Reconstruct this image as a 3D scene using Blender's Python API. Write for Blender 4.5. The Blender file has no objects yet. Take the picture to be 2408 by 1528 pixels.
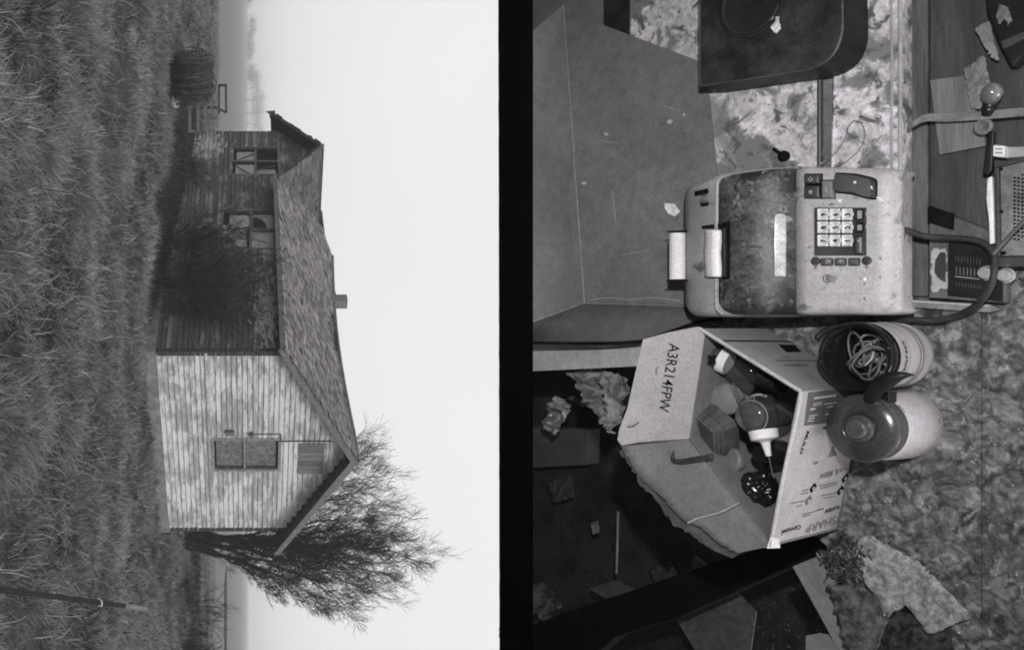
import bpy, bmesh, math, random
import numpy as np
from mathutils import Vector, Matrix, noise
random.seed(7); RNG = np.random.default_rng(7)
S = bpy.context.scene; COL = S.collection
R = math.radians
# ------------------------------------------------------------------ camera, sky, sun, exposure
F = 2200.0; PX0 = 588.0; PY0 = 764.0; CAMH = 2.2        # focal length and principal point in photo pixels (2408 wide)
CAM = Vector((0, 0, CAMH))
cd = bpy.data.cameras.new('camera'); co = bpy.data.objects.new('camera', cd); COL.objects.link(co); S.camera = co
cd.sensor_width = 36; cd.lens = F/2408*36; cd.shift_x = (1204-PX0)/2408; cd.clip_start = .02; cd.clip_end = 6000
co.matrix_world = Matrix(((0, -1, 0, 0), (0, 0, -1, 0), (1, 0, 0, CAMH), (0, 0, 0, 1)))   # camera turned on its side
SUN_EL, SUN_AZ = R(38), R(138)
W = bpy.data.worlds.new('World'); S.world = W; W.use_nodes = True
wn = W.node_tree.nodes; wl = W.node_tree.links; wn.clear()
sky = wn.new('ShaderNodeTexSky'); sky.sky_type = 'NISHITA'; sky.sun_disc = False
sky.sun_elevation = SUN_EL; sky.sun_rotation = SUN_AZ; sky.dust_density = 4
bwn = wn.new('ShaderNodeRGBToBW'); wl.new(sky.outputs[0], bwn.inputs[0])
tcw = wn.new('ShaderNodeTexCoord'); nzw = wn.new('ShaderNodeTexNoise'); nzw.inputs['Scale'].default_value = 1.6; nzw.inputs['Detail'].default_value = 3
wl.new(tcw.outputs['Generated'], nzw.inputs['Vector'])
rpw = wn.new('ShaderNodeValToRGB'); rpw.color_ramp.elements[0].position = .3; rpw.color_ramp.elements[1].position = .75
rpw.color_ramp.elements[0].color = (8.9, 8.7, 9.0, 1); rpw.color_ramp.elements[1].color = (9.75, 9.65, 9.8, 1)
wl.new(nzw.outputs[0], rpw.inputs[0])
mxw = wn.new('ShaderNodeMixRGB'); mxw.inputs[0].default_value = .93; wl.new(bwn.outputs[0], mxw.inputs[1]); wl.new(rpw.outputs[0], mxw.inputs[2])
bgw = wn.new('ShaderNodeBackground'); bgw.inputs['Strength'].default_value = .10; wl.new(mxw.outputs[0], bgw.inputs[0])
wo = wn.new('ShaderNodeOutputWorld'); wl.new(bgw.outputs[0], wo.inputs[0])
sd = bpy.data.lights.new('sun', 'SUN'); sd.energy = 1.3; sd.angle = R(22); sd.color = (1, .985, .97)
so = bpy.data.objects.new('sun', sd); COL.objects.link(so)
sdir = Vector((math.sin(SUN_AZ)*math.cos(SUN_EL), math.cos(SUN_AZ)*math.cos(SUN_EL), math.sin(SUN_EL)))
so.rotation_euler = sdir.to_track_quat('Z', 'Y').to_euler()
S.view_settings.view_transform = 'Standard'; S.view_settings.look = 'None'; S.view_settings.gamma = 1; S.view_settings.exposure = 0
S.cycles.filter_width = 1.9; S.cycles.volume_bounces = 1; S.cycles.max_bounces = 6; S.cycles.transparent_max_bounces = 12
# ------------------------------------------------------------------ frames
def ray(px, py): return Vector(((py-PY0)/F, 1.0, (px-PX0)/F))
TH = R(56.4); DIST = 1.9
EU = Vector((0, -math.cos(TH), -math.sin(TH))); UX = Vector((0, -math.sin(TH), math.cos(TH))); UY = Vector((-1, 0, 0))
O = CAM + ray(1830, 764).normalized()*DIST
DF = Matrix(((UX.x, UY.x, EU.x, O.x), (UX.y, UY.y, EU.y, O.y), (UX.z, UY.z, EU.z, O.z), (0, 0, 0, 1)))
DFI = DF.inverted()
CL = DFI @ CAM
def rl(px, py): return DFI.to_3x3() @ ray(px, py)
def V(px, py, h=0.0):                      # a point of the work-table world, h metres above its top
    r = rl(px, py); t = (h-CL.z)/r.z
    return CL + r*t
def VP(px, py, p, n):                      # the same on any plane of it
    r = rl(px, py); return CL + r*((p-CL).dot(n)/r.dot(n))
C0 = Vector((.567, 19.5, 0)); GA = R(37)
G = Vector((math.cos(GA), math.sin(GA), 0)); SV = Vector((-math.sin(GA), math.cos(GA), 0))
HF = Matrix(((G.x, SV.x, 0, C0.x), (G.y, SV.y, 0, C0.y), (0, 0, 1, 0), (0, 0, 0, 1))); HFI = HF.inverted()
HC = HFI @ CAM
def HG(px, py, y=0.0):                     # on the gable wall
    r = HFI.to_3x3() @ ray(px, py); return HC + r*((y-HC.y)/r.y)
def HS(px, py, x=0.0):                     # on the long side wall
    r = HFI.to_3x3() @ ray(px, py); return HC + r*((x-HC.x)/r.x)
def AT(px, py, Y): return CAM + ray(px, py)*Y
I4 = Matrix.Identity(4)
# flash of the photographer's camera: the work-table picture is lit by it
fd = bpy.data.lights.new('camera_flash', 'SPOT'); fd.energy = 98; fd.shadow_soft_size = .025; fd.spot_size = R(54); fd.spot_blend = .95
fo = bpy.data.objects.new('camera_flash', fd); COL.objects.link(fo); fo.location = CAM + Vector((-.27, .0, .05))
fo.rotation_euler = (-(DF @ V(1845, 660) - fo.location)).to_track_quat('Z', 'Y').to_euler()
# ------------------------------------------------------------------ materials
GRAIN = [0]
def M(name, a, b=None, scale=20, lo=.4, hi=.6, stretch=(1, 1, 1), rough=.75, bump=0, bscale=None, spec=.3, spots=None, isl=0, detail=6, dist=0, fine=0.0, metal=0):
    m = bpy.data.materials.new(name); m.use_nodes = True; nt = m.node_tree; n = nt.nodes; l = nt.links
    p = n['Principled BSDF']; p.inputs['Roughness'].default_value = rough; p.inputs['Specular IOR Level'].default_value = spec; p.inputs['Metallic'].default_value = metal
    g = lambda v: (v*1.0, v*.985, v*1.0, 1)
    tc = n.new('ShaderNodeTexCoord'); mp = n.new('ShaderNodeMapping'); mp.inputs['Scale'].default_value = stretch
    l.new(tc.outputs['Object'], mp.inputs[0])
    def nz(sc, det=6, ds=0):
        t = n.new('ShaderNodeTexNoise'); t.inputs['Scale'].default_value = sc; t.inputs['Detail'].default_value = det; t.inputs['Distortion'].default_value = ds
        t.inputs['Roughness'].default_value = .62
        l.new(mp.outputs[0], t.inputs['Vector']); return t.outputs[0]
    def ramp(src, p0, p1, c0, c1):
        r = n.new('ShaderNodeValToRGB'); r.color_ramp.elements[0].position = p0; r.color_ramp.elements[1].position = p1
        r.color_ramp.elements[0].color = c0; r.color_ramp.elements[1].color = c1; l.new(src, r.inputs[0]); return r.outputs[0]
    col = ramp(nz(scale, detail, dist), lo, hi, g(a), g(b if b is not None else a*1.25))
    def mul(c, f):
        x = n.new('ShaderNodeMixRGB'); x.blend_type = 'MULTIPLY'; x.inputs[0].default_value = 1; l.new(c, x.inputs[1]); l.new(f, x.inputs[2]); return x.outputs[0]
    if fine: col = mul(col, ramp(nz(scale*9, 4), .3, .7, g(1-fine), g(1+fine)))
    if GRAIN[0]: col = mul(col, ramp(nz(GRAIN[0], 2), .35, .65, g(.86), g(1.14)))
    if spots:
        for sv, ss, st in spots:
            x = n.new('ShaderNodeMixRGB'); l.new(ramp(nz(ss, 8, .6), st-.03, st+.03, (0, 0, 0, 1), (1, 1, 1, 1)), x.inputs[0])
            l.new(col, x.inputs[1]); x.inputs[2].default_value = g(sv); col = x.outputs[0]
    if isl:
        gi = n.new('ShaderNodeNewGeometry'); col = mul(col, ramp(gi.outputs['Random Per Island'], 0, 1, g(1-isl), g(1+isl)))
    l.new(col, p.inputs['Base Color'])
    if bump:
        bp = n.new('ShaderNodeBump'); bp.inputs['Strength'].default_value = bump; bp.inputs['Distance'].default_value = .02 if (bscale or scale) < 40 else .003
        l.new(nz(bscale or scale*3, 6), bp.inputs['Height']); l.new(bp.outputs[0], p.inputs['Normal'])
    return m
def glass(name, tint=.8, dark=.0, rough=.03, op=.25):
    m = bpy.data.materials.new(name); m.use_nodes = True; n = m.node_tree.nodes; l = m.node_tree.links
    p = n['Principled BSDF']; p.inputs['Base Color'].default_value = (dark, dark, dark, 1); p.inputs['Roughness'].default_value = rough; p.inputs['Specular IOR Level'].default_value = .8
    t = n.new('ShaderNodeBsdfTransparent'); t.inputs[0].default_value = (tint, tint, tint, 1)
    fr = n.new('ShaderNodeLayerWeight'); fr.inputs[0].default_value = .35
    ad = n.new('ShaderNodeMath'); ad.operation = 'MULTIPLY_ADD'; ad.inputs[1].default_value = .6; ad.inputs[2].default_value = op; l.new(fr.outputs['Facing'], ad.inputs[0])
    mx = n.new('ShaderNodeMixShader'); l.new(ad.outputs[0], mx.inputs[0]); l.new(t.outputs[0], mx.inputs[1]); l.new(p.outputs[0], mx.inputs[2])
    l.new(mx.outputs[0], n['Material Output'].inputs[0]); return m
# ------------------------------------------------------------------ mesh builder
class MB:
    def __init__(s): s.v = []; s.f = []
    def add(s, vs, fs):
        k = len(s.v); s.v += [Vector(v) for v in vs]; s.f += [tuple(i+k for i in f) for f in fs]; return s
    def prism(s, pts, off):                # closed extrusion of a polygon along off
        n = len(pts); pts = [Vector(p) for p in pts]; off = Vector(off)
        return s.add(pts+[p+off for p in pts], [tuple(range(n))[::-1], tuple(range(n, 2*n))]+[(i, (i+1) % n, (i+1) % n+n, i+n) for i in range(n)])
    def box(s, a, b, mat=None):
        x0, y0, z0 = a; x1, y1, z1 = b
        vs = [Vector(c) for c in ((x0, y0, z0), (x1, y0, z0), (x1, y1, z0), (x0, y1, z0), (x0, y0, z1), (x1, y0, z1), (x1, y1, z1), (x0, y1, z1))]
        if mat: vs = [mat @ v for v in vs]
        return s.add(vs, [(3, 2, 1, 0), (4, 5, 6, 7), (0, 1, 5, 4), (1, 2, 6, 5), (2, 3, 7, 6), (3, 0, 4, 7)])
    def tube(s, pts, r, n=8, cap=True):
        pts = [Vector(p) for p in pts]; m = len(pts); rr = r if isinstance(r, (list, tuple)) else [r]*m
        vs = []; a = None
        for i, p in enumerate(pts):
            d = (pts[min(i+1, m-1)]-pts[max(i-1, 0)]); d = d.normalized() if d.length > 1e-9 else Vector((0, 0, 1))
            if a is None: a = d.orthogonal().normalized()
            else:
                a = a-d*a.dot(d); a = a.normalized() if a.length > 1e-6 else d.orthogonal().normalized()
            b = d.cross(a)
            for k in range(n):
                t = 2*math.pi*k/n; vs.append(p+(a*math.cos(t)+b*math.sin(t))*rr[i])
        fs = [(i*n+k, i*n+(k+1) % n, (i+1)*n+(k+1) % n, (i+1)*n+k) for i in range(m-1) for k in range(n)]
        if cap: fs += [tuple(range(n))[::-1], tuple(range((m-1)*n, m*n))]
        return s.add(vs, fs)
    def lathe(s, base, axis, prof, n=40, cap=True):  # prof: (radius, height along axis)
        base = Vector(base); axis = Vector(axis).normalized(); a = axis.orthogonal().normalized(); b = axis.cross(a); m = len(prof)
        vs = [base+axis*h+(a*math.cos(2*math.pi*k/n)+b*math.sin(2*math.pi*k/n))*r for r, h in prof for k in range(n)]
        fs = [(i*n+k, i*n+(k+1) % n, (i+1)*n+(k+1) % n, (i+1)*n+k) for i in range(m-1) for k in range(n)]
        if cap and prof[0][0] > 1e-6: fs.append(tuple(range(n))[::-1])
        if cap and prof[-1][0] > 1e-6: fs.append(tuple(range((m-1)*n, m*n)))
        return s.add(vs, fs)
    def grid(s, fn, nu, nv, wrap=False):
        vs = [fn(i/nu, j/nv) for i in range(nu+1) for j in range(nv+1)]
        return s.add(vs, [(i*(nv+1)+j, (i+1)*(nv+1)+j, (i+1)*(nv+1)+j+1, i*(nv+1)+j+1) for i in range(nu) for j in range(nv)])
    def build(s, name, mat, parent=None, frame=I4, M=None, smooth=False, bevel=0, seg=2, recalc=True, solid=0, label=None):

        base = TM[parent.name] if parent is not None else (M if M is not None else frame)
        X = base.inverted() @ frame
        me = bpy.data.meshes.new(name); me.from_pydata([X @ v for v in s.v], [], s.f)
        if recalc or smooth:
            bm = bmesh.new(); bm.from_mesh(me)
            if recalc: bmesh.ops.recalc_face_normals(bm, faces=bm.faces)
            bm.to_mesh(me); bm.free()
        if smooth:
            me.shade_smooth()
        me.materials.append(mat)
        o = bpy.data.objects.new(name, me); COL.objects.link(o)
        if parent is not None: o.parent = parent
        else: o.matrix_world = base
        TM[o.name] = base
        if solid: md = o.modifiers.new('thickness', 'SOLIDIFY'); md.thickness = solid; md.offset = -1
        if bevel: md = o.modifiers.new('bevel', 'BEVEL'); md.width = bevel; md.segments = seg; md.limit_method = 'ANGLE'; md.angle_limit = R(35); 
        if bevel and not smooth: me.shade_smooth(); md2 = o.modifiers.new('wn', 'WEIGHTED_NORMAL'); md2.keep_sharp = True
        if label: o['label'] = label
        return o
TM = {}
def tag(o, label, cat, group=None, kind=None):
    if label: o['label'] = label
    if cat: o['category'] = cat
    if group: o['group'] = group
    if kind: o['kind'] = kind
    return o
def thing(name, label, cat, M, group=None):
    o = bpy.data.objects.new(name, None); COL.objects.link(o); o.matrix_world = M; o.empty_display_size = .1; TM[o.name] = M.copy()
    return tag(o, label, cat, group)
def dthing(name, label, cat, px, py, h=0, group=None): return thing(name, label, cat, DF @ Matrix.Translation(V(px, py, h)), group)
def rr(a, b): return random.uniform(a, b)
def poly(pts, h=0.0): return [V(p[0], p[1], p[2] if len(p) > 2 else h) for p in pts]
def slab(pts, h, t): return MB().prism(poly(pts, h), (0, 0, -t))
def bez(pts, n=8):                         # Catmull-Rom through points
    pts = [Vector(p) for p in pts]; P = [pts[0]*2-pts[1]]+pts+[pts[-1]*2-pts[-2]]; out = []
    for i in range(1, len(P)-2):
        for k in range(n):
            t = k/n; a, b, c, d = P[i-1:i+3]
            out.append(.5*((2*b)+(c-a)*t+(2*a-5*b+4*c-d)*t*t+(3*b-a-3*c+d)*t**3))
    return out+[pts[-1]]
def inpoly(x, y, P):
    c = False; j = len(P)-1
    for i in range(len(P)):
        if (P[i][1] > y) != (P[j][1] > y) and x < (P[j][0]-P[i][0])*(y-P[i][1])/(P[j][1]-P[i][1]+1e-12)+P[i][0]: c = not c
        j = i
    return c
def rag(P, h, amp, step=.0032, sc=25, th=.0015, tilt=0, rough_edge=.004):  # crumpled sheet with a ragged outline
    L = [V(p[0], p[1], h) for p in P]; x0 = min(p.x for p in L); x1 = max(p.x for p in L); y0 = min(p.y for p in L); y1 = max(p.y for p in L)
    nx = int((x1-x0)/step)+1; ny = int((y1-y0)/step)+1; L2 = [(p.x, p.y) for p in L]; idx = {}; b = MB()
    def vert(i, j):
        if (i, j) not in idx:
            x = x0+i*step; y = y0+j*step
            n1 = noise.noise(Vector((x*sc, y*sc, h*9))); n2 = noise.noise(Vector((x*sc*2.7, y*sc*2.7, 4))); nn = .55*(1-3.2*abs(n1))+.30*(1-3.2*abs(n2))+.12*noise.noise(Vector((x*sc*9, y*sc*9, 1)))
            idx[(i, j)] = len(b.v); b.v.append(Vector((x+rough_edge*.5*noise.noise(Vector((x*90, y*90, 3))), y+rough_edge*.5*noise.noise(Vector((x*90, y*90, 9))), h+amp*(.6+nn)+tilt*(x-x0))))
        return idx[(i, j)]
    for i in range(nx):
        for j in range(ny):
            x = x0+(i+.5)*step; y = y0+(j+.5)*step
            ww = Vector((x*60, y*60, 0)); xx = x+rough_edge*noise.noise(ww); yy = y+rough_edge*noise.noise(ww+Vector((7, 7, 7)))
            if inpoly(xx, yy, L2): b.f.append((vert(i, j), vert(i+1, j), vert(i+1, j+1), vert(i, j+1)))
    cnt = {}
    for f in b.f:
        for q in range(4):
            e = tuple(sorted((f[q], f[(q+1) % 4]))); cnt[e] = cnt.get(e, 0)+1
    bd = {k for e, c_ in cnt.items() if c_ == 1 for k in e}; E = [(Vector(L2[i-1]), Vector(L2[i])) for i in range(len(L2))]
    for k in bd:                                         # pull the outline smooth
        p = Vector(b.v[k][:2]); best = None
        for a, c_ in E:
            d = c_-a; t = max(0, min(1, (p-a).dot(d)/max(d.length_squared, 1e-12))); q = a+d*t
            if best is None or (q-p).length < (best-p).length: best = q
        off = rough_edge*.6*noise.noise(Vector((best.x*70, best.y*70, 5))); nn = (p-best); nn = nn.normalized() if nn.length > 1e-7 else Vector((0, 0))
        if (best-p).length < step*1.6+rough_edge: q = best+nn*off; b.v[k].x = q.x; b.v[k].y = q.y
    return b
def text_mesh(s, bold=0.0):
    c = bpy.data.curves.new('t', 'FONT'); c.body = s; c.size = 1; c.offset = bold; c.resolution_u = 3
    o = bpy.data.objects.new('t', c); COL.objects.link(o); dg = bpy.context.evaluated_depsgraph_get()
    me = bpy.data.meshes.new_from_object(o.evaluated_get(dg)); bpy.data.objects.remove(o); bpy.data.curves.remove(c); return me
def text_on(s, p0, p1, n, parent, mat, frame, hgt=None, name='lettering', bold=0.0, lift=.0006, uni=False):
    me = text_mesh(s, bold); xs = [v.co.x for v in me.vertices]; ys = [v.co.y for v in me.vertices]
    if not xs: return
    d = p1-p0; n = n.normalized(); d = d-n*d.dot(n); L = d.length; d.normalize(); up = n.cross(d).normalized()
    w = max(xs)-min(xs); k = L/w; ky = (hgt/(max(ys)-min(ys))) if hgt else k
    if uni: k = ky; p0 = p0+d*(L-w*k)/2
    A = Matrix(((d.x*k, up.x*ky, n.x, 0), (d.y*k, up.y*ky, n.y, 0), (d.z*k, up.z*ky, n.z, 0), (0, 0, 0, 1)))
    X = TM[parent.name].inverted() @ frame @ Matrix.Translation(p0+n*lift) @ A @ Matrix.Translation((-min(xs), -min(ys), 0))
    me.transform(X); me.materials.clear(); me.materials.append(mat)
    o = bpy.data.objects.new(name, me); COL.objects.link(o); o.parent = parent; TM[o.name] = TM[parent.name]; return o
# ------------------------------------------------------------------ ground
_vn = RNG.random((256, 256))
def vnoise(x, y):
    xi = np.floor(x).astype(int); yi = np.floor(y).astype(int); fx = x-xi; fy = y-yi; fx = fx*fx*(3-2*fx); fy = fy*fy*(3-2*fy)
    g = lambda a, b: _vn[a % 256, b % 256]
    return (g(xi, yi)*(1-fx)+g(xi+1, yi)*fx)*(1-fy)+(g(xi, yi+1)*(1-fx)+g(xi+1, yi+1)*fx)*fy
def gz(x, y):
    x = np.asarray(x, float); y = np.asarray(y, float)
    z = .42*np.clip(-x/6.5, 0, 1)*np.clip((y-15)/9, 0, 1)*np.clip((70-y)/30, 0, 1)
    near = np.clip((60-y)/30, 0, 1)
    z = z+near*(.34*(vnoise(x*.35+9, y*.8+3)-.5)+.34*(vnoise(x*1.15+31, y*.85+7)-.5)+.09*(vnoise(x*3, y*4)-.5))
    hx = (x-C0.x)*G.x+(y-C0.y)*G.y; hy = (x-C0.x)*SV.x+(y-C0.y)*SV.y
    d = np.maximum(np.maximum(-hx, hx-5.53), np.maximum(-hy, hy-10.5)); m = np.clip(d/2.5, 0, 1)
    base = .42*np.clip(-x/6.5, 0, 1)*np.clip((y-15)/9, 0, 1)
    return z*m+base*(1-m)-.02*(1-m)
def GP(px, py):
    r = ray(px, py); t = CAMH/max(-r.z, 1e-3)
    for _ in range(30):
        p = CAM+r*t; t = (CAMH-float(gz(p.x, p.y)))/(-r.z)
    return CAM+r*t
def gmesh(name, xs, ys, mat):
    X, Y = np.meshgrid(xs, ys, indexing='ij'); Z = gz(X, Y); nx, ny = X.shape
    co_ = np.stack([X, Y, Z], -1).reshape(-1, 3)
    i, j = np.meshgrid(np.arange(nx-1), np.arange(ny-1), indexing='ij'); a = (i*ny+j).ravel()
    me = bpy.data.meshes.new(name); me.from_pydata(co_.tolist(), [], np.stack([a, a+ny, a+ny+1, a+1], -1).tolist()); me.shade_smooth()
    me.materials.append(mat); o = bpy.data.objects.new(name, me); COL.objects.link(o); TM[o.name] = I4; return o
m_ground = M('earth and dead grass', .028, .07, scale=1.3, lo=.35, hi=.65, rough=.95, bump=.5, bscale=14, spec=.1, fine=.5)
n_ = m_ground.node_tree.nodes; l_ = m_ground.node_tree.links; p_ = n_['Principled BSDF']; src = p_.inputs['Base Color'].links[0].from_socket
sx = n_.new('ShaderNodeSeparateXYZ'); tcg = n_.new('ShaderNodeTexCoord'); l_.new(tcg.outputs['Object'], sx.inputs[0])
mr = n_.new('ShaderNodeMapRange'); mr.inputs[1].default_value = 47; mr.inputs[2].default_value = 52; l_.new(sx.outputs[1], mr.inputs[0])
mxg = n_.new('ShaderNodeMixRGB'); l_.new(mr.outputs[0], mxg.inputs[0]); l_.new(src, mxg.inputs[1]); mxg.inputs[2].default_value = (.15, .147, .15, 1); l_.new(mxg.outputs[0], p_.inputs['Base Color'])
xs = np.concatenate([np.linspace(-1600, -60, 14)[:-1], np.linspace(-60, -16, 23)[:-1], np.linspace(-16, 16, 180), np.linspace(16, 60, 23)[1:], np.linspace(60, 1600, 14)[1:]])
ys = np.concatenate([[-40, -5], np.linspace(0, 40, 240), np.linspace(41, 80, 30), [100, 140, 200, 300, 500, 900, 1600, 2200]])
o = gmesh('ground', xs, ys, m_ground); o['kind'] = 'structure'
# ------------------------------------------------------------------ grass
def blades(name, x, y, h, w, lean, mat, label, zoff=None, dirs=None):
    n = len(x); z = gz(x, y)-.02; a = RNG.random(n)*2*math.pi; la = RNG.random(n)*2*math.pi
    L = lean*(.3+RNG.random(n)); lx = np.cos(la)*L+.25*L; ly = np.sin(la)*L
    if dirs is not None: lx = lx*.5+dirs[0]*.9; ly = ly*.5+dirs[1]*.9; L = np.hypot(lx, ly); kk = np.minimum(1, 1.6/np.maximum(L, 1e-6)); lx *= kk; ly *= kk; L = np.minimum(L, 1.6)
    wx = np.cos(a)*w/2; wy = np.sin(a)*w/2; v = np.zeros((n, 7, 3))
    for k, (f, ww) in enumerate(((0, 1), (.45, .85), (.8, .55))):
        cx = x+lx*h*f*f; cy = y+ly*h*f*f; cz = z+h*f*(1-.25*f*L)
        v[:, 2*k, 0] = cx-wx*ww; v[:, 2*k, 1] = cy-wy*ww; v[:, 2*k, 2] = cz
        v[:, 2*k+1, 0] = cx+wx*ww; v[:, 2*k+1, 1] = cy+wy*ww; v[:, 2*k+1, 2] = cz
    v[:, 6, 0] = x+lx*h*1.1; v[:, 6, 1] = y+ly*h*1.1; v[:, 6, 2] = z+h*(1-.3*L)
    base = (np.arange(n)*7)[:, None]; q = np.array([0, 1, 3, 2, 2, 3, 5, 4, 4, 5, 6])
    loops = (base+q[None]).ravel(); me = bpy.data.meshes.new(name)
    me.vertices.add(n*7); me.vertices.foreach_set('co', v.ravel()); me.loops.add(len(loops)); me.loops.foreach_set('vertex_index', loops)
    me.polygons.add(n*3); tot = np.tile([4, 4, 3], n); st = np.concatenate([[0], np.cumsum(tot)[:-1]])
    me.polygons.foreach_set('loop_start', st); me.polygons.foreach_set('loop_total', tot); me.update(calc_edges=True)
    me.materials.append(mat); o = bpy.data.objects.new(name, me); COL.objects.link(o); TM[o.name] = I4
    return tag(o, label, 'grass', None, 'stuff')
m_short = M('short grass', .035, .10, scale=1.4, lo=.3, hi=.7, rough=.95, spec=.05, isl=.5)
m_grass = M('dry grass', .10, .30, scale=1.6, lo=.3, hi=.7, stretch=(.6, 1.6, 1), rough=.9, spec=.1, isl=.45)
def scatter(n, y0, y1, wfac, wadd):
    y = y0*np.exp(RNG.random(n)*math.log(y1/y0)); x = (RNG.random(n)*2-1)*(wfac*y+wadd)
    hx = (x-C0.x)*G.x+(y-C0.y)*G.y; hy = (x-C0.x)*SV.x+(y-C0.y)*SV.y
    k = ~((hx > -.05) & (hx < 5.6) & (hy > -.05) & (hy < 10.6)); return x[k], y[k], hx[k], hy[k]
tx, ty, _, _ = scatter(30000, 5.6, 58, .38, 1.4)
cl = vnoise(tx*1.15+31, ty*.85+7)*.6+vnoise(tx*3.0+5, ty*2.2+50)*.4
k = RNG.random(len(tx)) < np.clip((cl-.37)*5, .03, 1); tx, ty, cl = tx[k], ty[k], cl[k]
NB = 20; ox = RNG.normal(0, 1, (len(tx), NB)); oy = RNG.normal(0, 1, (len(tx), NB)); sz = (.055+.05*RNG.random(len(tx)))*(1+ty*.012)
x = (tx[:, None]+ox*sz[:, None]*1.25).ravel(); y = (ty[:, None]+oy*sz[:, None]).ravel(); dirx = (ox/1.6+.25).ravel(); diry = (oy/1.6).ravel(); clr = np.repeat(cl, NB); hr = np.repeat(.55+.9*RNG.random(len(tx)), NB)
hx = (x-C0.x)*G.x+(y-C0.y)*G.y; hy = (x-C0.x)*SV.x+(y-C0.y)*SV.y; k = ~((hx > -.03) & (hx < 5.6) & (hy > -.03) & (hy < 10.6))
x, y, dirx, diry, clr, hr = x[k], y[k], dirx[k], diry[k], clr[k], hr[k]
blades('grass', x, y, (.07+.19*clr)*hr*(.5+.7*RNG.random(len(x))), (.0035+.00038*y)*(.6+.8*RNG.random(len(x))), .45+0*x, m_grass, None, dirs=(dirx, diry))
x, y, hx, hy = scatter(90000, 5.6, 58, .38, 1.4)
blades('short_grass', x, y, .04+.06*RNG.random(len(x)), .004+.0005*y, .8+0*x, m_short, 'short matted grass between the tufts')
m_coarse = M('coarse weeds', .03, .16, scale=5, lo=.42, hi=.58, rough=.9, spec=.05, isl=.5)
tx, ty, _, _ = scatter(5200, 5.6, 50, .38, 1.4); NB = 13; k = vnoise(tx*.5+3, ty*.9+80) > .42; tx, ty = tx[k], ty[k]
ox = RNG.normal(0, 1, (len(tx), NB)); oy = RNG.normal(0, 1, (len(tx), NB)); x = (tx[:, None]+ox*.05).ravel(); y = (ty[:, None]+oy*.05).ravel(); hr = np.repeat(.10+.20*RNG.random(len(tx))**2, NB)
hx = (x-C0.x)*G.x+(y-C0.y)*G.y; hy = (x-C0.x)*SV.x+(y-C0.y)*SV.y; k = ~((hx > -.1) & (hx < 5.7) & (hy > -.1) & (hy < 10.6)); dx_, dy_ = (ox/1.3).ravel()[k], (oy/1.3).ravel()[k]; x, y, hr = x[k], y[k], hr[k]
blades('coarse_weeds', x, y, hr*(.6+.6*RNG.random(len(x))), (.008+.0006*y)*(.5+RNG.random(len(x))), .5+0*x, m_coarse, 'coarse broad leaved weed clumps dotted through the field', dirs=(dx_, dy_))
m_straw = M('pale straw', .22, .38, scale=3, rough=.9, isl=.4, spec=.1)
x, y, hx, hy = scatter(5000, 6.0, 20, .38, 1.2)
blades('straw_grass', x, y, .16+.2*RNG.random(len(x)), .0045+.0003*y, .9+0*x, m_straw, 'pale dead straw blades bent over between the grass tufts')
# dark rough growth along the wall foot and field edges
m_dark = M('dark weeds', .03, .08, scale=2, rough=.9, isl=.6, spec=.1)
n = 26000; hx = -RNG.random(n)**1.6*2.2-.05; hy = RNG.random(n)*9.5+.9; x = C0.x+G.x*hx+SV.x*hy; y = C0.y+G.y*hx+SV.y*hy
blades('weeds', x, y, .08+.26*RNG.random(n)*np.clip((hy-.5)/2, .25, 1), .012+0*x, .4+0*x, m_dark, 'dark weeds matted along the foot of the long side wall')
for (yy, th, x0, x1, hh, nm, lb) in ((33, 7, 8.2, 15, .26, 'brush', 'dark low brush running to the right of the farmhouse'), (46, 3.5, 12.5, 22, .10, 'brush', 'thin dark brush line crossing the pale field, nearer one'), (82, 6, 22, 40, .14, 'brush', 'thin dark brush line crossing the pale field, farther one')):
    n = 15000; x = x0+(x1-x0)*RNG.random(n); y = yy+th*(RNG.random(n)-.5)+.3*vnoise(x, x)
    blades(nm, x, y, hh*(.3+RNG.random(n)), .02+.0008*yy+0*x, .5+0*x, m_dark, lb)
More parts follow.
